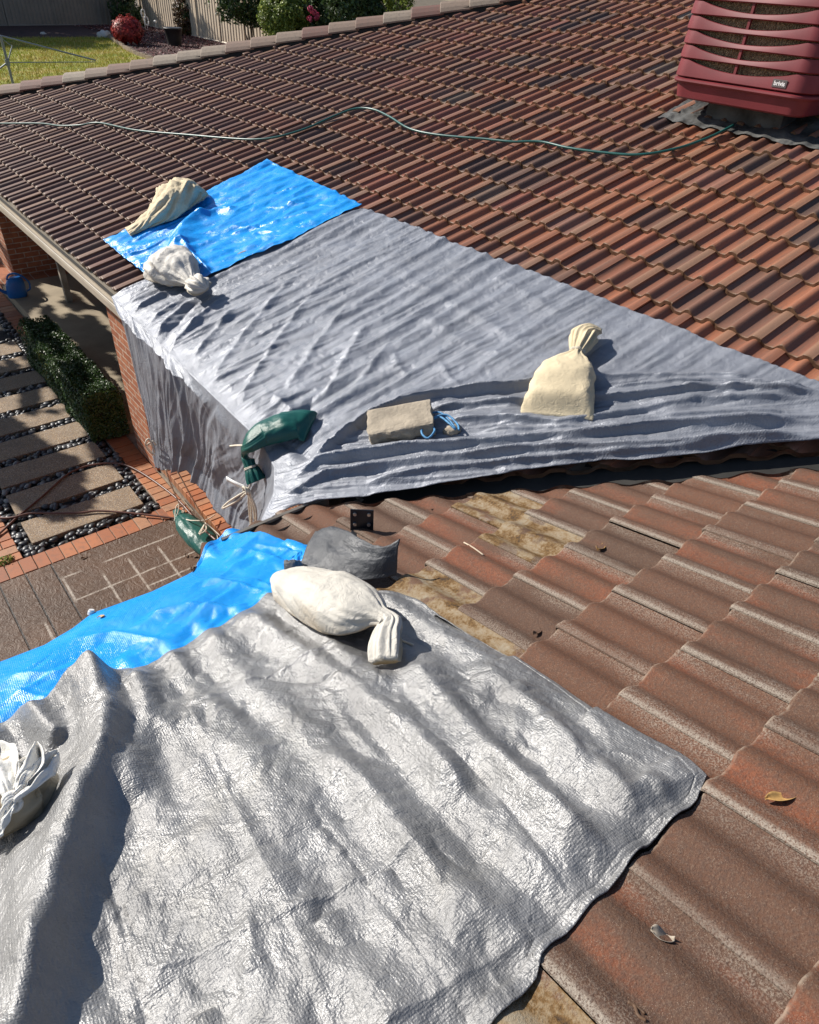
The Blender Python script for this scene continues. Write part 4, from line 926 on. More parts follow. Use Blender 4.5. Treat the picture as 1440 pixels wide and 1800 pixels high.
# stone block and the blue rope beside it
FL = far(652, 786, .03); FR = far(766, 766, .03); e1 = FR - FL; Lb = np.linalg.norm(e1); e1 /= Lb; e2 = np.cross(NF, e1)
nx, ny, nz = 40, 18, 12
bmx = _b.new(); _b.ops.create_cube(bmx, size=1); _b.ops.subdivide_edges(bmx, edges=bmx.edges[:], cuts=13, use_grid_fill=True)
W_, H_ = .21, .095; V = []
bmx.verts.index_update()
for v in bmx.verts:
    x, y, z = v.co; px_, py_, pz_ = x * Lb, y * W_, (z + .5) * H_
    no = float(fbm(np.array(px_ * 14 + py_ * 9), np.array(pz_ * 14 + py_ * 11), 4, 4))
    if y < -.45: py_ += -.016 * no - .014 * math.sin((z + .5) * 3.1)
    if abs(x) > .45: px_ += .008 * no
    if z > .45: pz_ += .003 * no
    for q, s_ in ((x, 0), (y, 1), (z, 2)): pass
    k = sum(abs(q) > .47 for q in (x, y, z))
    if k >= 2: px_ *= .985; py_ *= .97; pz_ = pz_ * .97
    if x < -.3 and y < -.3: px_ += .10 * (y + .3) * (x + .3) * 2.2
    V.append(FL + e1 * (Lb / 2 + px_) + e2 * (W_ / 2 + py_) + NF * pz_)
F = [[v.index for v in f.verts] for f in bmx.faces]; bmx.free()
o = mesh_obj('stone_block', V, F, simple('tan_stone', (.33, .28, .215), .9, 0, .3, 9, .6, 55, .008), None, False)
tag(o, 'tan rough faced stone block tucked into the folds of the grey tarp', 'stone block')
bp = [(742, 726), (770, 722), (790, 735), (800, 752), (790, 745), (772, 730), (756, 740), (765, 760), (752, 772), (742, 760), (760, 735), (785, 728), (803, 742), (808, 760)]
rope('blue_rope', fp(bp, .085) + RNG.normal(0, .012, (len(bp), 1)) * NF, .006, simple('blue_rope', (.06, .22, .42), .6, 0, .5, 90), 'tangled blue and white cord beside the tan stone block', 'rope', 140, 7)
bmx = _b.new(); _b.ops.create_icosphere(bmx, subdivisions=3, radius=1); bmx.verts.index_update(); c0 = far(795, 757, .035)
V = [c0 + e1 * (v.co.x * .05) + e2 * (v.co.y * .035) + NF * (v.co.z * .03) + .012 * float(fbm(np.array(v.co.x * 1.5), np.array(v.co.y * 1.5 + v.co.z), 8, 3)) * np.array(v.co[:]) for v in bmx.verts]
o = mesh_obj('stone', V, [[v.index for v in f.verts] for f in bmx.faces], bpy.data.materials['tan_stone'], None, True); bmx.free()
tag(o, 'small pale stone lying in the blue cord', 'stone')
# hoses
hp_ = [(-60, 216), (0, 217), (70, 217), (105, 221), (140, 220), (175, 216), (240, 229), (330, 237), (400, 243), (450, 245), (490, 240), (540, 225), (590, 203), (625, 191), (655, 192), (685, 205), (720, 226), (770, 237), (850, 244), (900, 249), (950, 249), (1000, 260), (1060, 268), (1110, 272), (1150, 269), (1200, 258), (1250, 240), (1290, 220)]
rope('garden_hose', fp(hp_, .012), .0105, M['hose'], 'green garden hose snaking across the far tiled slope', 'hose', 260, 8)
bh1 = [(-40, 968, -2.385), (0, 937, -2.38), (33, 907, -2.37), (77, 870, -2.37), (117, 835, -2.37), (147, 821, -2.37), (170, 816, -2.37), (195, 814, -2.37), (225, 819, -2.37), (263, 840, -2.375), (307, 873, -2.37), (337, 905, -2.37), (358, 930, -2.25), (380, 950, -2.22)]
rope('brown_hose', np.array([gnd(*q) for q in bh1]), .011, M['brownhose'], 'brown hose arching over the stepping slabs to the green bag', 'hose', 160)
bh2 = [(-50, 914, -2.37), (0, 911, -2.37), (25, 909, -2.36), (55, 902, -2.355), (100, 902, -2.36), (142, 901, -2.36), (175, 898, -2.36), (240, 903, -2.37), (300, 910, -2.38), (322, 913, -2.38)]
rope('brown_hose', np.array([gnd(*q) for q in bh2]), .011, M['brownhose'], 'brown hose lying straight across the slab nearest the patio', 'hose', 120)
# ropes at the tarp corner
RG = 'white ropes tying the long tarp'
rope('rope', np.array([atx(272, 795, -.10), atx(262, 772, -.14), atx(256, 780, -.16), atx(262, 792, -.14), atx(272, 800, -.10), atx(258, 786, -.15), atx(268, 776, -.12), atx(274, 782, -.09)]), .007, M['rope'], 'white rope loop at the left hem of the hanging tarp', 'rope', 60, 7, RG)
rope('rope', np.array([atx(405, 784, -.10), atx(418, 783, -.12), atx(434, 784, -.12), atx(450, 790, -.10)]), .006, M['rope'], 'short white rope end beside the green bag on the eave', 'rope', 30, 7, RG)
k0 = atx(437, 862, -.16)
fr = []
for i in range(4):
    e = atx(440 + 3 * i + RNG.uniform(-3, 3), 935 + RNG.uniform(-6, 8), -.10 - .02 * RNG.random()); m_ = atx(438 + 4 * i, 895, -.13); fr.append([k0, m_, e])
fr.append([k0, atx(420, 878, -.20), atx(400, 890, -.22), atx(391, 893, -.22), atx(402, 882, -.22), atx(424, 868, -.20), k0])
for k in range(3): fr.append([k0 + .022 * np.array([0, math.cos(a), math.sin(a)]) + np.array([-.012 * k, 0, .010 * (k - 1)]) for a in np.linspace(0, 6.2, 9)])
rope('rope', np.array([atx(434, 838, -.14), atx(440, 852, -.15), k0, atx(446, 888, -.13), atx(450, 940, -.1)]), .0065, M['rope'], 'knotted bundle of white rope hanging below the green bag at the roof corner', 'rope', 40, 7, RG, fr)
mb = MB(); s0, s1 = atx(398, 841, -.20), atx(432, 858, -.16); ax_ = (s1 - s0); sd = np.array([0, .0, .016])
mid = (s0 + s1) / 2 + np.array([-.015, 0, .01])
A_ = spline([s0, mid, s1], 12); mb.add(np.concatenate([A_ - sd, A_ + sd]), [(i, i + 1, 13 + i, 12 + i) for i in range(11)])
o = mb.build('strap', M['strap'], None, True); sm_ = o.modifiers.new('t', 'SOLIDIFY'); sm_.thickness = .003; tag(o, 'short flat white strap poking out beside the knotted rope bundle', 'strap')
fr = []
g0 = gnd(315, 885, -2.20)
for i in range(4): fr.append([g0, g0 + np.array([RNG.uniform(-.06, .06), RNG.uniform(-.08, .04), -.06]), gnd(303 + RNG.uniform(0, 26), 905 + RNG.uniform(0, 22), -2.33)])
rope('rope', np.array([atx(292, 826, -.08), atx(300, 850, -.05) * .5 + gnd(300, 850, -1.6) * .5, g0]), .006, M['rope'], 'white rope from the tarp hem to the frayed knot of the green bag', 'rope', 40, 7, RG, fr)
g1 = gnd(362, 918, -2.18); fr = []
for a_ in ([(352, 940), (356, 930)], [(350, 938), (362, 932)], [(380, 935), (384, 955)], [(385, 940), (392, 952)]): fr.append([g1, gnd(*a_[0], -2.2), gnd(*a_[1], -2.18), g1] if a_[0][0] < 360 else [g1, gnd(*a_[0], -2.2), gnd(*a_[1], -2.25)])
fr.append([gnd(378, 905, -2.2), gnd(362, 914, -2.17), gnd(338, 915, -2.2), gnd(322, 912, -2.3)])
rope('rope', np.array([atx(312, 828, -.08), atx(335, 870, -.06) * .5 + gnd(335, 870, -1.6) * .5, g1]), .006, M['rope'], 'white rope from the tarp hem to the looped bow on the green bag', 'rope', 40, 7, RG, fr)

# steel bracket
bk = thing('metal_bracket', (0, 0, 0), 'dark metal bracket plate with four bolts standing on the near roof', 'bracket')
B0 = near(616, 929, -.01); B1 = near(652, 931, -.01); Wp = np.linalg.norm(B1 - B0); ex = np.array([CR[0][0], CR[0][1], 0.]); ex /= np.linalg.norm(ex); up = np.array([0, 0, 1.0]); up -= ex * (up @ ex); up /= np.linalg.norm(up); ey = np.cross(up, ex)
Mx = Matrix(((ex[0], ey[0], up[0], B0[0]), (ex[1], ey[1], up[1], B0[1]), (ex[2], ey[2], up[2], B0[2]), (0, 0, 0, 1)))
hgt = .118
mb = MB(); mb.box((0, -.003, -.01), (Wp, .003, hgt), Mx, .001); mb.build('plate', M['metal'], bk)
mb = MB(); mb.box((.005, -.055, -.012), (Wp + .02, -.0035, -.006), Mx, .001); mb.build('foot', M['metal'], bk)
for cx in (.2, .8):
    for cz in (.28, .80):
        mb = MB(); c = np.array(Mx) @ np.array([Wp * cx, 0, hgt * cz, 1]); mb.tube([c[:3] - ey * .012, c[:3] + ey * .012], .0085, 12); mb.build('bolt', M['zinc'], bk)
# offcut of tarp behind the bag, its blue strip
def sheet_between(name, bots, tops, mat, label, cat='tarp offcut', bulge=.02, seed=1, dirn=None, group=None):
    b_ = spline(bots, 60); t_ = spline(tops, 60); v = np.linspace(0, 1, 30)[None, :, None]
    S_ = (1 - v) * b_[:, None] + v * t_[:, None]; u_ = np.linspace(0, 1, 60)[:, None] + 0 * v[..., 0]; d_ = np.array(dirn if dirn is not None else NN)
    S_ = S_ + (bulge * np.sin(np.pi * v[..., 0]) + .010 * fbm(u_ * 3, v[..., 0] * 2 + 0 * u_, seed, 3) + .004 * crumple(u_, v[..., 0] + 0 * u_, seed, 5))[..., None] * d_
    o = mesh_obj(name, S_, grid_f(60, 30), mat, None, True); s_ = o.modifiers.new('t', 'SOLIDIFY'); s_.thickness = .002
    return tag(o, label, cat, group)
M['offcut'] = mat_tarp('shaded_grey_offcut', (.060, .064, .072), .15, .5, True, .15, .4, 300)  # darkened: shade of the side turned from the sun is in the colour
sheet_between('tarp_offcut', npp([(520, 1015), (590, 1020), (650, 1020), (697, 1012)], .005), [near(554, 935, .09), near(588, 926, .12), near(636, 948, .13), near(672, 962, .12), near(704, 948, .15)], M['offcut'], 'grey tarp offcut with shade in its colour standing up behind the white woven sandbag', bulge=.015, seed=3)
sheet_between('tarp_offcut', npp([(500, 1010), (520, 1008), (545, 1000)], .01), [near(500, 985, .05), near(524, 985, .08), near(538, 1000, .06)], M['offcut'], 'small dark tarp corner folded up at the tip of the white woven sandbag', bulge=.01, seed=5)
sheet_between('tarp_offcut', npp([(505, 1003), (525, 1006), (552, 990)], .012), npp([(520, 975), (538, 966), (548, 962)], .03), M['blue'], 'small blue tarp scrap beside the bracket', bulge=.012, seed=6)

# leaves, twigs, chips on the near roof and patio
M['dryleaf'] = simple('dry_leaf', (.42, .25, .085), .6, 0, .35, 60); M['greyleaf'] = simple('grey_leaf', (.30, .26, .21), .7, 0, .4, 60); M['darkleaf'] = simple('brown_leaf', (.10, .055, .03), .7, 0, .4, 60)
def leaf(c, ang, L, W, mat, label, nrm=NN, curl=.3, stem=True, cat='leaf', name='dry_leaf', lift=.002, group=None):
    ax_ = np.cross(nrm, [math.cos(ang), math.sin(ang), 0]); ax_ /= np.linalg.norm(ax_); bx = np.cross(ax_, nrm); V = []
    u = np.linspace(0, 1, 14); q = np.linspace(-1, 1, 7)
    for a in u:
        w_ = W * math.sin(math.pi * min(1, a * .93 + .03)) ** .8
        for b in q: V.append(c + bx * (a - .5) * L + ax_ * b * w_ / 2 + nrm * (lift + curl * W * (abs(b) ** 1.6 * .6 + .5 * math.sin(a * 5 + 1) + .3 * b * math.sin(a * 7))))
    mb = MB(); mb.add(V, grid_f(14, 7).tolist())
    if stem: mb.tube([c + bx * .49 * L + nrm * lift, c + bx * .60 * L + nrm * (lift + .01), c + bx * .72 * L + nrm * .004], .0016, 5)
    o = mb.build(name, mat, None, True); s_ = o.modifiers.new('t', 'SOLIDIFY'); s_.thickness = .0008
    return tag(o, label, cat, group)
leaf(on_near(1056, 965), .3, .065, .035, M['dryleaf'], 'curled yellow dry leaf on the near tiles below the mossy tiles', curl=.45)
leaf(on_near(1375, 1403), -.55, .085, .028, M['dryleaf'], 'long orange dry leaf on the tiles right of the silver tarp corner', curl=.4)
leaf(on_near(1165, 1650), -1.1, .045, .024, M['greyleaf'], 'grey leaf fragment standing on the tiles near the bottom', curl=.7, stem=False, lift=.004)
leaf(on_near(945, 1113), .1, .045, .02, M['darkleaf'], 'dark brown leaf scrap at the butt of a near tile', curl=.5, stem=False)
leaf(on_near(760, 895), .5, .03, .012, M['darkleaf'], 'tiny dark leaf beside the mossy tan tiles', curl=.3, stem=False)
for i, (x, y, lb) in enumerate([(148, 1001 - 20, 'brown leaf alone on the patio near the brick edging'), (328, 977, 'brown leaf at the end of a white joint on the patio'), (342, 979, 'tan leaf on the patio next to a white joint end'), (338, 998, 'brown leaf lowest of the few beside the green sandbag')]):
    leaf(gnd(x, y, -2.4), i * 1.3, .06, .03, M['darkleaf'], lb, np.array([0, 0, 1.0]), .3)
mb = MB(); mb.tube(spline([on_near(*q, .004) for q in [(816, 955), (832, 964), (850, 977)]], 14), .0035, 6); tag(mb.build('twig', simple('pale_twig', (.45, .37, .28), .8), None, True), 'pale bent twig on the tiles left of the yellow leaf', 'twig')
mb = MB(); mb.tube(spline([on_near(*q, .005) for q in [(1104, 1764), (1116, 1772), (1122, 1788), (1136, 1798)]], 16), .004, 6); mb.tube(spline([on_near(*q, .006) for q in [(1112, 1768), (1126, 1778), (1134, 1786)]], 8), .003, 6)
tag(mb.build('twig', M['darkleaf'], None, True), 'dark crooked twig on the tiles at the bottom edge', 'twig')
# cap and orange scrap on the edge of the blue tarp
o = MB(); c = near(160, 1080, .012); o.tube([c, c + np.array([.006, .004, .012])], .014, 14); o.tube([c + np.array([.006, .004, .012]), c + np.array([.009, .006, .018])], .011, 14)
tag(o.build('bottle_cap', M['strap'], None, False), 'small white cap at the outer edge of the near blue tarp', 'cap')
leaf(near(178, 1085, .022), 2.6, .03, .022, M['dryleaf'], 'orange leaf scrap beside the white cap on the blue tarp', np.array([0, .2, .98]), .25, False)

# ================================================================== evaporative cooler on the far slope
P0 = far(1171, 170, .17); XC, YC, ZC = P0
W_c = 1.16; Hc = 1.12
cooler = thing('evaporative_cooler', (0, 0, 0), 'maroon louvred evaporative cooler box standing on the far tiled slope', 'cooler')
M['maroon'] = simple('maroon_plastic', (.170, .026, .032), .50, 0, .16, 4, .05, 150); M['maroon'].node_tree.nodes['Principled BSDF'].inputs['Specular IOR Level'].default_value = .45
def ring(off, r=.13, n=14, side=26):
    """closed rounded square seen from above, with parameter of how far along its side each point is (0..1; -1 on corners)"""
    P_ = []; prm = []
    x0, x1, y0, y1 = XC - off, XC + W_c + off, YC - W_c - off, YC + off
    r = r + off
    cs = [((x0 + r, y1 - r), math.pi / 2), ((x0 + r, y0 + r), math.pi), ((x1 - r, y0 + r), 1.5 * math.pi), ((x1 - r, y1 - r), 0)]
    for k, ((cx, cy), a0) in enumerate(cs):
        for i in range(n + 1):
            a = a0 + i / n * math.pi / 2; P_.append((cx + r * math.cos(a), cy + r * math.sin(a))); prm.append(-1.)
        (c2x, c2y), a2 = cs[(k + 1) % 4]; q0 = np.array(P_[-1]); q1 = np.array([c2x + r * math.cos(a2), c2y + r * math.sin(a2)])
        for i in range(1, side): P_.append(tuple(q0 + (q1 - q0) * i / side)); prm.append(i / side)
    return np.array(P_), np.array(prm)
def ring_loft(name, rows, mat, cap_top=False, cap_bot=False, smooth=True):
    V = []; n = None
    for off, zf in rows:
        P_, prm = ring(off); z = zf(prm) if callable(zf) else np.full(len(P_), zf); n = len(P_)
        V.append(np.c_[P_, ZC + z])
    F = [(i * n + j, i * n + (j + 1) % n, (i + 1) * n + (j + 1) % n, (i + 1) * n + j) for i in range(len(rows) - 1) for j in range(n)]
    if cap_top: F.append(tuple((len(rows) - 1) * n + j for j in range(n)))
    if cap_bot: F.append(tuple(range(n - 1, -1, -1)))
    o = mesh_obj(name, np.concatenate(V), F, mat, cooler, smooth)
    try: o.data.set_sharp_from_angle(angle=math.radians(35))
    except Exception: pass
    return o
ring_loft('base_tray', [(-.10, .0), (-.055, .002), (-.030, .015), (-.012, .115), (.012, .118), (.020, .128), (.018, .140), (.0, .150), (-.06, .152)], M['maroon'], cap_bot=True)
PT = .094; NB = 7; z0 = .155
def top_edge(zb, full, sag):
    def f(prm):
        u = np.clip((prm - .04) / .92, 0, 1); d = np.where(prm < 0, 0, sag * np.clip(np.sin(np.pi * u), 0, 1) ** .75); d = np.where((prm > 0) & (prm > .03) & (prm < .97), d + .009, d)
        return zb + full - d
    return f
for b in range(NB):
    zb = z0 + b * PT + (.03 if b else 0); fu = PT - .008 + (.03 if b == 0 else 0); te = top_edge(zb, fu, .046)
    tm = lambda prm, te=te, zb=zb: zb + (te(prm) - zb) * .5
    ring_loft('louvre', [(-.03, zb + .004), (.0, zb), (.014, zb + .008), (.011, tm), (.003, te), (-.006, lambda p_, te=te: te(p_) + .003), (-.030, lambda p_, te=te: te(p_) - .002)], M['maroon'])
zt = z0 + NB * PT + .03
ring_loft('lid', [(-.03, zt + .004), (0, zt), (.016, zt + .012), (.012, zt + .10), (-.02, zt + .135), (-.10, zt + .15)], M['maroon'], cap_top=True)
n = NT('cooling_pad'); co = n.coord(); n.set(Base_Color=n.ramp(n.noise(co, 60, 4), [(.3, (.15, .10, .055)), (.7, (.46, .34, .20))]), Roughness=.9)
n.bump(n.wave(n.map(co, (1, 1, 1), (.6, 0, 0)), 18, 6, 3, 'DIAGONAL'), .9, .02); M['pad'] = n.m
mb = MB(); mb.box((XC + .045, YC - W_c + .045, ZC + .16), (XC + W_c - .045, YC - .045, ZC + zt)); mb.build('cooling_pad', M['pad'], cooler)
for (cx, cy, dx, dy) in ((XC + .012, YC - W_c * .47, .012, .010), (XC + W_c - .012, YC - W_c / 2, .012, .010), (XC + W_c * .5, YC - .012, .010, .012), (XC + W_c * .5, YC - W_c + .012, .010, .012)):
    mb = MB(); mb.box((cx - dx, cy - dy, ZC + .16), (cx + dx, cy + dy, ZC + zt)); mb.build('mullion', M['maroon'], cooler)
yb = YC - W_c * .80
mb = MB(); mb.box((XC - .0175, yb - .055, ZC + z0 + .022), (XC - .0125, yb + .055, ZC + z0 + .072), bev=.002); bd = mb.build('badge', simple('badge_grey', (.10, .085, .085), .5), cooler)
tc = bpy.data.curves.new('badge_text', 'FONT'); tc.body = 'brivis'; tc.size = .040; tc.align_x = 'CENTER'; tc.align_y = 'CENTER'; tc.extrude = .001; tc.offset = .001
tmp = bpy.data.objects.new('tmp_text', tc); COL.objects.link(tmp); bpy.context.view_layer.update()
tme = bpy.data.meshes.new_from_object(tmp.evaluated_get(bpy.context.evaluated_depsgraph_get())); bpy.data.objects.remove(tmp)
tv = np.array([v.co[:] for v in tme.vertices]); tf = [tuple(p.vertices) for p in tme.polygons]; bpy.data.meshes.remove(tme)
mesh_obj('badge_text', np.c_[np.full(len(tv), XC - .0185) - tv[:, 2], yb - tv[:, 0], ZC + z0 + .047 + tv[:, 1]], tf, simple('badge_white', (.78, .77, .76), .5), bd, False)
# dropper and flashing under the cooler
M['flash'] = simple('shaded_lead_skirt', (.075, .075, .072), .75, .1, .75, 5, .6, 26, .01)  # lead darkened: shade under the cooler put into its colour
mb = MB(); mb.box((XC + .25, YC - W_c + .25, ZC - .25), (XC + W_c - .25, YC - .25, ZC + .02)); mb.build('duct_dropper', M['flash'], cooler)
v0_, y1_ = to_far(far(1195, 200, 0)); nu, nv = 140, 170
a_ = np.linspace(v0_ - .10, v0_ + 1.2, nu)[:, None] + np.zeros((1, nv)); b_ = np.linspace(YC + .10, YC - W_c - .25, nv)[None] + np.zeros((nu, 1))
a_ = a_ + (.045 * pn(b_ * 3.3, a_ * 0, 3) + .02 * pn(b_ * 9, a_ * 0, 6)) * sstep(.5, 0, np.linspace(0, 1, nu))[:, None]
rw = .5 + .5 * np.cos((-b_ - .5016 + .18) / .15 * 2 * math.pi)
h_ = -.026 + .012 * rw * sstep(.35, .0, np.linspace(0, 1, nu))[:, None] + .012 * fbm(a_ * 5, b_ * 5, 8, 3) + .006 * crumple(a_, b_, 9, 9)
mesh_obj('roof_flashing', FP(a_, b_, h_), grid_f(nu, nv), M['flash'], house, True)

# ================================================================== plants
def leaf_cloud(name, C, Nrm, size, mat, parent=None, tint=None, asp=.5, seed=0, jit=.8, bend=.25):
    rg = np.random.default_rng(seed); n = len(C)
    N_ = Nrm + rg.normal(0, jit, (n, 3)); N_ /= np.linalg.norm(N_, axis=1)[:, None] + 1e-9
    a = rg.normal(0, 1, (n, 3)); a -= N_ * (a * N_).sum(1)[:, None]; a /= np.linalg.norm(a, axis=1)[:, None] + 1e-9; b = np.cross(N_, a)
    s = (size * rg.uniform(.6, 1.25, n))[:, None]
    V = np.stack([C - a * s, C - b * s * asp + N_ * s * bend * .4, C + a * s - N_ * s * bend, C + b * s * asp + N_ * s * bend * .4], 1).reshape(-1, 3)
    F = np.arange(4 * n, dtype=np.int32).reshape(n, 4); t = rg.random(n) if tint is None else tint
    return mesh_obj(name, V, F, mat, parent, True, attrs=dict(tint=np.repeat(t, 4)))
def blob_pts(c, r, n, rg, shell=.55, gap=.0, gs=2.0, seed=0):
    d = rg.normal(0, 1, (n, 3)); d /= np.linalg.norm(d, axis=1)[:, None]
    rad = shell + (1 - shell) * rg.random(n) ** .6
    lump = 1 + .22 * pn(d[:, 0] * 2.2 + seed, d[:, 1] * 2.2 + d[:, 2] * 1.7, seed + 1) + .15 * pn(d[:, 0] * 5 + seed, d[:, 2] * 5 + d[:, 1] * 3, seed + 2)
    P = d * (rad * lump)[:, None] * np.array(r) + np.array(c)
    if gap: k = pn(P[:, 0] * gs, P[:, 1] * gs + P[:, 2] * gs * 1.3, seed + 3) > -gap; P, d = P[k], d[k]
    return P, d
M['hedge'] = mat_leaf('hedge_leaf', (.020, .048, .012), (.062, .118, .026), (.24, .22, .045), .2, .4)
M['darkgreen'] = mat_leaf('dark_leaf', (.016, .038, .012), (.050, .092, .024), (.10, .15, .04), .2)
M['lime'] = mat_leaf('light_leaf', (.08, .12, .02), (.22, .29, .05), (.38, .42, .11), .3)
M['rust'] = mat_leaf('rust_leaf', (.06, .030, .015), (.13, .060, .030), (.10, .11, .035), .25)
M['red'] = mat_leaf('red_leaf', (.14, .012, .014), (.46, .040, .036), (.58, .10, .07), .25)
M['pink'] = mat_leaf('pink_petal', (.42, .03, .10), (.60, .10, .20), (.65, .25, .33), .25)
M['bark'] = simple('bark', (.10, .075, .055), .9, 0, .3, 20, .5, 60, .01)
rg = np.random.default_rng(11)
# clipped hedge by the porch
hx0, hx1, hy0, hy1, hz1 = .02, .46, 5.18, 7.75, -1.76
n = 26000; P_ = []; N_ = []
for k in range(n):
    f = rg.random(); x, y, z = rg.uniform(hx0, hx1), rg.uniform(hy0, hy1), rg.uniform(-2.38, hz1)
    if f < .42: z = hz1; nn_ = (0, 0, 1)
    elif f < .78: x = hx0; nn_ = (-1, 0, .3)
    elif f < .90: y = hy0; nn_ = (0, -1, .3)
    else: x = hx1; nn_ = (1, 0, .2)
    P_.append((x, y, z)); N_.append(nn_)
P_ = np.array(P_); N_ = np.array(N_, float)
cen = np.array([(hx0 + hx1) / 2, 0, -2.15]); lump = .045 * fbm(P_[:, 1] * 3 + P_[:, 0] * 2, P_[:, 2] * 4 + P_[:, 0] * 3, 3, 3)
P_ = P_ + N_ * (lump - rg.random(n) ** 2 * .05)[:, None]
ed = np.minimum(hz1 - P_[:, 2], 1) ; P_[:, 0] += np.where(P_[:, 2] > hz1 - .08, (cen[0] - P_[:, 0]) * .15, 0)
yel = sstep(.0, .5, pn(P_[:, 1] * 1.7, P_[:, 2] * 2.0, 14)) * (N_[:, 0] < -.5) * (P_[:, 1] < 7.2)
tn = np.clip(rg.random(n) * .72 + yel * rg.random(n) * .6, 0, 1)
hedge = thing('hedge', (0, 0, 0), 'clipped dark green box hedge with a yellowing side along the slab path', 'hedge')
leaf_cloud('foliage', P_, N_, .017, M['hedge'], hedge, tn, .55, 4, .55)
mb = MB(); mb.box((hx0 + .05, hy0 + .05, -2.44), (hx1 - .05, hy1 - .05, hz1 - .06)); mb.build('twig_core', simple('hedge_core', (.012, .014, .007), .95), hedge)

# watering can on the porch
wc = thing('watering_can', (0, 0, 0), 'blue plastic watering can standing on the porch floor', 'watering can')
M['canblue'] = simple('blue_plastic', (.012, .13, .40), .35, 0, .05, 5)
bc = gnd(32, 521, -2.25); dx = gnd(57, 515, -2.25) - gnd(10, 522, -2.25); dx[2] = 0; dx /= np.linalg.norm(dx); dy = np.cross([0, 0, 1], dx)
def canp(x, y, z): return bc + dx * x + dy * y + np.array([0, 0, z])
V = []; F = []; nth = 32; rows = [(.14, .085, .0, 0), (.145, .09, .015, 0), (.15, .092, .08, 0), (.14, .088, .20, .01), (.12, .075, .27, .02), (.085, .055, .305, .03), (.075, .045, .312, .03)]
for a, b, z, ox in rows:
    for k in range(nth):
        th = 2 * math.pi * k / nth; V.append(canp(ox + a * spow(np.cos(th), .8), b * spow(np.sin(th), .8), z))
F = [(i * nth + j, i * nth + (j + 1) % nth, (i + 1) * nth + (j + 1) % nth, (i + 1) * nth + j) for i in range(len(rows) - 1) for j in range(nth)] + [tuple(range(nth - 1, -1, -1))] + [tuple((len(rows) - 1) * nth + j for j in range(nth))]
mesh_obj('body', V, F, M['canblue'], wc, True)
mb = MB(); mb.tube(spline([canp(-.12, 0, .06), canp(-.22, 0, .14), canp(-.30, 0, .24), canp(-.34, 0, .28)], 20), .024, 12, taper=np.linspace(1.2, .7, 20)); mb.tube([canp(-.335, 0, .275), canp(-.375, 0, .31)], .034, 14); mb.build('spout', M['canblue'], wc, True)
mb = MB(); mb.tube(spline([canp(.14, 0, .06), canp(.205, 0, .10), canp(.215, 0, .20), canp(.15, 0, .30), canp(.06, 0, .36), canp(-.04, 0, .36), canp(-.09, 0, .29)], 34), .014, 10); mb.build('handle', M['canblue'], wc, True)
# weed in the path joint
P_, N_ = blob_pts(gnd(8, 985, -2.39), (.09, .06, .035), 160, rg)
tag(leaf_cloud('weed', P_, N_ + [0, 0, .6], .018, M['lime'], None, None, .35, 6), 'small green weed sprouting in the brick path at the left edge', 'weed')

# unseen tree added left of the courtyard, crown shaped to shade path and porch
SDn = SD / np.linalg.norm(SD)
tree = thing('unseen_shade_tree', (0, 0, 0), 'unseen tree left of the courtyard, crown shaped to shade the slab path', 'tree')
def inpoly(x, y, poly):
    c = False; j_ = len(poly) - 1
    for i in range(len(poly)):
        xi, yi = poly[i]; xj, yj = poly[j_]
        if (yi > y) != (yj > y) and x < (xj - xi) * (y - yi) / (yj - yi) + xi: c = not c
        j_ = i
    return c
dense = [(-60, 700), (0, 752), (30, 740), (62, 770), (95, 815), (112, 838), (140, 850), (163, 880), (150, 905), (110, 915), (80, 915), (55, 900), (20, 885), (0, 890), (-60, 900)]
C_ = []
gx0 = [gnd(x, y)[:2] for x, y in dense]
for k in range(9000):
    x, y = rg.uniform(-2.2, .2), rg.uniform(3.4, 7.5)
    if inpoly(x, y, gx0): C_.append(np.array([x, y, -2.4]) + SDn * rg.uniform(6.2, 7.6))
nd = len(C_)
for k in range(26000):                   # looser outer branches
    x, y, z = rg.uniform(-2.2, 1.3), rg.uniform(4.6, 13.5), -2.3
    if pn(np.array(x * 2.6 + 5), np.array(y * .75), 41) + .6 * pn(np.array(x * 6), np.array(y * 2.0), 43) > -.04 and not (x < .15 and y < 4.6) and rg.random() < .9:
        C_.append(np.array([x, y, z]) + SDn * rg.uniform(7.5, 9.5))
C_ = np.array(C_)
leaf_cloud('crown', C_, np.tile(SDn, (len(C_), 1)), .085, M['darkgreen'], tree, None, .6, 8, .4)
tb = C_[:nd].mean(0); mb = MB(); base = np.array([tb[0] - .6, tb[1] + .8, -2.45])
mb.tube(spline([base, base + [0, .05, 1.0], base + [.1, 0, 2.2], tb + [0, 0, -.3]], 20), .16, 10, taper=np.linspace(1, .35, 20))
for k in range(10):
    e = C_[rg.integers(len(C_))]; mb.tube(spline([base + [.05, 0, 1.6 + .12 * k], (base + [.1, 0, 2.4]) * .5 + e * .5 + [0, 0, .2], e], 12), .05, 7, taper=np.linspace(1, .2, 12))
mb.build('trunk', M['bark'], tree, True)

# ================================================================== back yard
YZ = -1.2
def yg(px, py, z=YZ): return gnd(px, py, z)
def sheet2(name, pts, z, mat):
    o = mesh_obj(name, [(x, y, z) for x, y in pts], [tuple(range(len(pts)))], mat, None, False); return tag(o, kind='structure')
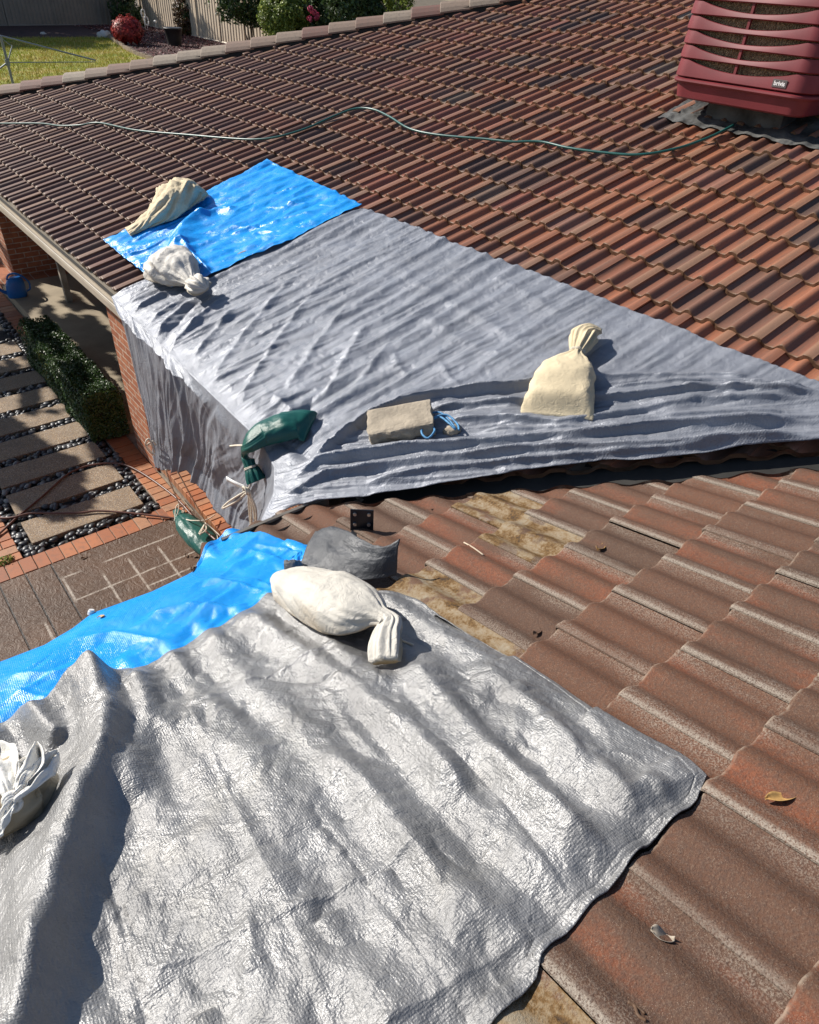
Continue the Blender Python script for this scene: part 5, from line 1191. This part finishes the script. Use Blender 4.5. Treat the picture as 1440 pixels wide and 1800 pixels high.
# lawn: ground sheet plus grass blades
n = NT('lawn'); co = n.coord(); n.set(Base_Color=n.ramp(n.noise(co, .9, 6, .65), [(.3, (.12, .18, .02)), (.5, (.25, .26, .03)), (.65, (.42, .29, .10)), (.8, (.22, .25, .03))]), Roughness=.9); n.bump(n.noise(co, 12, 5), .8, .05)
sheet2('lawn', [(-14, 19), (11.0, 19), (11.2, 31.5), (12.9, 39.3), (-14, 36.8)], YZ + .055, n.m)
V = []; T_ = []
m = 42000; gx_ = rg.uniform(.5, 12.6, m); gy_ = rg.uniform(20, 39, m); keep = gx_ < 11.0 + np.clip((gy_ - 31) * .23, 0, 2); gx_, gy_ = gx_[keep], gy_[keep]; m = len(gx_)
hh_ = rg.uniform(.05, .13, m); an = rg.uniform(0, 6.28, m); w_ = .014
bx_, by_ = np.cos(an) * w_, np.sin(an) * w_; lx, ly = rg.normal(0, .04, m), rg.normal(0, .04, m)
V = np.stack([np.c_[gx_ - bx_, gy_ - by_, 0 * gx_ + YZ + .05], np.c_[gx_ + bx_, gy_ + by_, 0 * gx_ + YZ + .05], np.c_[gx_ + lx, gy_ + ly, YZ + .05 + hh_]], 1).reshape(-1, 3)
tn = np.repeat(np.clip(.5 + .5 * pn(gx_ * .7, gy_ * .7, 5) + rg.normal(0, .15, m), 0, 1), 3)
M['grass'] = mat_leaf('grass_blade', (.42, .31, .09), (.26, .28, .03), (.28, .34, .035), .3, .6)
tag(mesh_obj('grass', V, np.arange(3 * m, dtype=np.int32).reshape(m, 3), M['grass'], None, False, attrs=dict(tint=tn)), 'patchy green and yellow grass of the back lawn', 'grass', kind='stuff')
# mulch bed
sheet2('garden_bed', [(11.0, 28), (30, 28), (30, 60), (-14, 60), (-14, 36.9), (12.9, 39.4), (11.2, 31.5)], YZ + .05, simple('mulch_soil', (.045, .016, .014), .95, 0, .4, 4, .5, 20, .03))
m = 9000; C_ = np.c_[rg.uniform(9, 20, m), rg.uniform(31, 47, m), np.full(m, YZ + .07)]
C_ = C_[(C_[:, 0] > 11.4 + np.clip((C_[:, 1] - 31) * .22, 0, 2))]
M['mulch'] = mat_leaf('red_mulch', (.05, .010, .012), (.20, .045, .045), (.50, .36, .34), 0, .8)
tag(leaf_cloud('mulch', C_, np.tile([0, 0, 1.], (len(C_), 1)), .055, M['mulch'], None, None, .5, 9, .5), 'red bark mulch scattered over the garden bed', 'mulch', kind='stuff')
ept = [(12.9, 39.3), (12.1, 36), (11.4, 32.5), (11.1, 29)]
mb = MB(); sp = spline([(x, y, YZ + .14) for x, y in ept], 60)
for p_ in sp: mb.box((p_[0] - .06, p_[1] - .06, YZ - .05), (p_[0] + .06, p_[1] + .06, YZ + .20 + rg.normal(0, .015)), bev=.01)
tag(mb.build('bed_edging', simple('log_edging', (.26, .20, .145), .9, 0, .3, 5), None, False), 'low log roll edging between the lawn and the red mulch', 'edging')
# fences
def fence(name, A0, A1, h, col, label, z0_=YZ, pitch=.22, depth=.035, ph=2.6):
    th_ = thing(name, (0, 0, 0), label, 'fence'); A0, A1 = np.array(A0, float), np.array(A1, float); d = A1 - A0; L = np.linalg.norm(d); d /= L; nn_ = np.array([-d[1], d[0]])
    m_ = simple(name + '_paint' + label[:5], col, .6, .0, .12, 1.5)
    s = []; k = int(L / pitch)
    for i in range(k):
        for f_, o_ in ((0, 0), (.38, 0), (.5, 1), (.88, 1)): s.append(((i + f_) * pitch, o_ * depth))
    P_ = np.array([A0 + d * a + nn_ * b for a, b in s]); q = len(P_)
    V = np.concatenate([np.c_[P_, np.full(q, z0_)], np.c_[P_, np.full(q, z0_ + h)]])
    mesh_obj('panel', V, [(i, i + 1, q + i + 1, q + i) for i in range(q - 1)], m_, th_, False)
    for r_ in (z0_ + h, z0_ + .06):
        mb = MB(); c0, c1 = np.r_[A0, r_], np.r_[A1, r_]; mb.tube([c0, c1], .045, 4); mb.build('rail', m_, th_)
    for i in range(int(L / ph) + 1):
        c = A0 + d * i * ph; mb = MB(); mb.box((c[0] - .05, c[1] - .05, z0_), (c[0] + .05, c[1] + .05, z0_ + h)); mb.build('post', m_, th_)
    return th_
fence('metal_fence', (-8, 42.6), (17.6, 46.8), 2.4, (.20, .17, .145), 'grey brown ribbed metal fence behind the lawn, in shade')  # shaded run of the fence: its shade put into a darker paint
fence('metal_fence', (17.62, 46.7), (17.3, 24.0), 2.75, (.56, .46, .35), 'sunlit tan ribbed metal fence behind the flowering shrubs', pitch=.30)  # sunlit run of the fence: sunlight put into a paler paint
# shrubs
def shrub(name, c, r, n, size, mat, label, cat='shrub', shell=.45, gap=.15, gs=1.6, seed=0, mats=None, group='shrubs along the back fence'):
    t_ = thing(name, (0, 0, 0), label, cat, group); P_, N_ = blob_pts(c, r, n, np.random.default_rng(seed), shell, gap, gs, seed)
    leaf_cloud('foliage', P_, N_ + [0, 0, .35], size, M[mat], t_, None, .5, seed, .7)
    mb = MB(); b0 = np.array([c[0], c[1], YZ])
    for k in range(5): mb.tube(spline([b0 + [.05 * k, 0, 0], b0 * .4 + np.array(c) * .6 + rg.normal(0, .1, 3), np.array(c) + rg.normal(0, .4, 3) * np.array(r)], 8), .035, 6, taper=np.linspace(1, .3, 8))
    mb.build('stem', M['bark'], t_, True); return t_
rb = yg(229, 80); shrub('red_shrub', (rb[0], rb[1], YZ + .55), (.72, .72, .58), 5200, .06, 'red', 'rounded bright red leaved shrub at the edge of the mulch', seed=2, gap=.5)
s1 = aty(224, 22, 45.5); shrub('shrub', (s1[0], 45.5, YZ + .75), (.9, .6, 1.3), 4200, .09, 'darkgreen', 'dark green shrub in shade against the lawn fence', seed=3)
s2 = aty(352, 34, 40); shrub('shrub', (s2[0] + .15, 40.2, s2[2] + .1), (1.05, .8, 1.75), 9500, .085, 'darkgreen', 'tall dark green shrub beside the bare drainpipe', seed=5, gap=.3)
s3 = aty(326, 28, 40.3); shrub('shrub', (s3[0], 40.3, s3[2]), (.65, .6, 1.35), 3600, .075, 'rust', 'rust brown thinning shrub left of the tall dark green one', seed=6, gap=.1)
s4 = aty(437, 2, 31); shrub('tree', (s4[0], 31, s4[2] + .1), (1.7, 1.0, 1.0), 11000, .075, 'darkgreen', 'dark tree branch hanging in front of the tan fence', 'tree', seed=8, gap=.12)
s5 = aty(502, 28, 26); shrub('shrub', (s5[0], 26, s5[2] - .1), (1.05, .9, 1.05), 13000, .06, 'lime', 'sunlit yellow green shrub behind the hip of the roof', seed=9, gap=.25)
s6 = aty(565, 18, 25); shrub('shrub', (s6[0] + .3, 25.5, s6[2] - .2), (.9, .7, .95), 6000, .07, 'darkgreen', 'dark shrub carrying a few pink blooms', seed=10, gap=.3)
for k, (x, y) in enumerate([(546, 16), (556, 31), (545, 33), (558, 27), (552, 22)]):
    c = aty(x, y, 24.6); P_, N_ = blob_pts(c, (.11, .11, .10), 60, np.random.default_rng(k), .3)
    fo = bpy.data.objects.get('shrub.005') or s6
    leaf_cloud('flower', P_, N_, .05, M['pink'], [o_ for o_ in bpy.data.objects if o_.get('label') == 'dark shrub carrying a few pink blooms'][0], None, .7, k)
s7 = aty(645, 2, 22); shrub('shrub', (s7[0], 22, s7[2] - .1), (1.6, .9, 1.0), 12000, .075, 'darkgreen', 'broad dark green shrub at the top beside the ridge caps', seed=12, gap=.35)
s8 = aty(700, -4, 20); shrub('shrub', (s8[0], 20, s8[2]), (.55, .5, .45), 4200, .06, 'lime', 'light green sprigs beyond the upper hip caps', seed=13, gap=.05)
mb = MB(); c = aty(384, 0, 38); mb.tube([(c[0], 38, YZ), (c[0], 38, c[2] + 2.5)], .05, 10); tag(mb.build('drainpipe', simple('pipe_grey', (.12, .125, .14), .5), None, True), 'slim dark pole standing between the shrubs before the fence', 'pole')
# pot, ornaments, boulders
pt = yg(308, 82); V = []; nth = 20; rows = [(.30, 0), (.36, .35), (.40, .62), (.44, .66), (.42, .70), (.34, .68)]
for a, z in rows: V += [(pt[0] + a * math.cos(2 * math.pi * k / nth), pt[1] + a * math.sin(2 * math.pi * k / nth), YZ + .05 + z) for k in range(nth)]
F = [(i * nth + j_, i * nth + (j_ + 1) % nth, (i + 1) * nth + (j_ + 1) % nth, (i + 1) * nth + j_) for i in range(len(rows) - 1) for j_ in range(nth)] + [tuple((len(rows) - 1) * nth + k for k in range(nth))]
tag(mesh_obj('plant_pot', V, F, simple('black_pot', (.012, .012, .013), .5), None, True), 'black pot standing on the red mulch', 'pot')
for k, (x, y, s_, lb) in enumerate([(184, 68, .32, 'pale round boulder at the corner of the lawn'), (231, 81, .20, 'white stone at the foot of the red shrub'), (77, 62, .13, 'small grey stone in the shaded back of the lawn')]):
    bmx = _b.new(); _b.ops.create_icosphere(bmx, subdivisions=3, radius=1); bmx.verts.index_update(); c = yg(x, y)
    V = [c + np.array([v.co.x, v.co.y, v.co.z * .8 + .3]) * s_ * (1 + .25 * float(fbm(np.array(v.co.x * 1.3 + k), np.array(v.co.y * 1.3 + v.co.z), 3, 3))) for v in bmx.verts]
    tag(mesh_obj('boulder', V, [[v.index for v in f.verts] for f in bmx.faces], simple('boulder_%s' % 'abc'[k], (.5, .48, .44), .85, 0, .2, 5), None, True), lb, 'boulder', 'stones in the back garden'); bmx.free()
for k, (x, y, lb) in enumerate([(252, 24, 'upper white ring ornament against the shaded fence'), (258, 37, 'lower white ring ornament against the shaded fence'), (273, 38, 'small pale ball on a thin stake by the shaded fence')]):
    c = aty(x, y, 43.5); mb = MB(); r_ = .15 if k < 2 else .05
    if k < 2: mb.tube([c + r_ * np.array([math.cos(a) * .7, 0, math.sin(a) * 1.3]) for a in np.linspace(0, 6.283, 24)], .03, 6)
    else: mb.tube([c - [0, 0, .07], c - [0, 0, .04], c, c + [0, 0, .04], c + [0, 0, .07]], .09, 10, taper=[.2, .8, 1, .8, .2])
    mb.tube([(c[0], c[1], YZ), c - [0, 0, r_ * 1.2]], .012, 5)
    tag(mb.build('garden_stake', M['strap'], None, True), lb, 'ornament', 'garden stakes')
# clothesline on the lawn
cl = thing('clothesline', (0, 0, 0), 'grey metal folding clothesline standing on the lawn', 'clothesline'); CY = 22.0
M['galv'] = simple('galvanised_pipe', (.24, .26, .28), .45, .5, .15, 3)
tp_ = aty(5, 63, CY); mid_ = aty(12, 110, CY); ft = np.array([mid_[0] + .02, CY, YZ])
mb = MB(); mb.tube([ft, [ft[0], CY, tp_[2]]], .035, 10); mb.build('post', M['galv'], cl)
def arm(a, b, r=.022): mb = MB(); mb.tube([a, b], r, 8); mb.build('arm', M['galv'], cl)
far_end = aty(168, 106, CY); top_ = np.array([ft[0], CY, tp_[2]]); col_ = np.array([ft[0], CY, mid_[2]])
arm(top_, far_end); arm(col_, aty(168, 109, CY), .012); arm(top_, aty(-160, 112, CY)); arm(col_, aty(-40, 150, CY)); arm(col_, aty(22, 80, CY), .018); arm(top_ + [0, 0, -.05], aty(22, 82, CY), .010)
mb = MB(); mb.tube([col_ - [0, 0, .07], col_ + [0, 0, .07]], .06, 10); mb.build('collar', M['galv'], cl)
# unseen trees added beyond the fence to shade the back of the lawn
for k, (x, y) in enumerate([(-4, 47.5), (2.5, 48.5), (8.5, 50)]):
    t_ = thing('tree', (0, 0, 0), ['unseen shade tree beyond the lawn fence, leftmost of three', 'unseen shade tree beyond the lawn fence, middle of three', 'unseen shade tree beyond the lawn fence, nearest the fence corner'][k], 'tree', 'unseen shade trees beyond the fence')
    P_, N_ = blob_pts((x, y, 6.0), (4.0, 2.6, 4.2), 11000, np.random.default_rng(40 + k), .5, .3, .6, k); leaf_cloud('crown', P_, N_, .22, M['darkgreen'], t_, None, .5, k)
    mb = MB(); mb.tube([(x, y, YZ), (x + .1, y, 2), (x, y, 5)], .22, 8, taper=[1, .8, .5]); mb.build('trunk', M['bark'], t_, True)
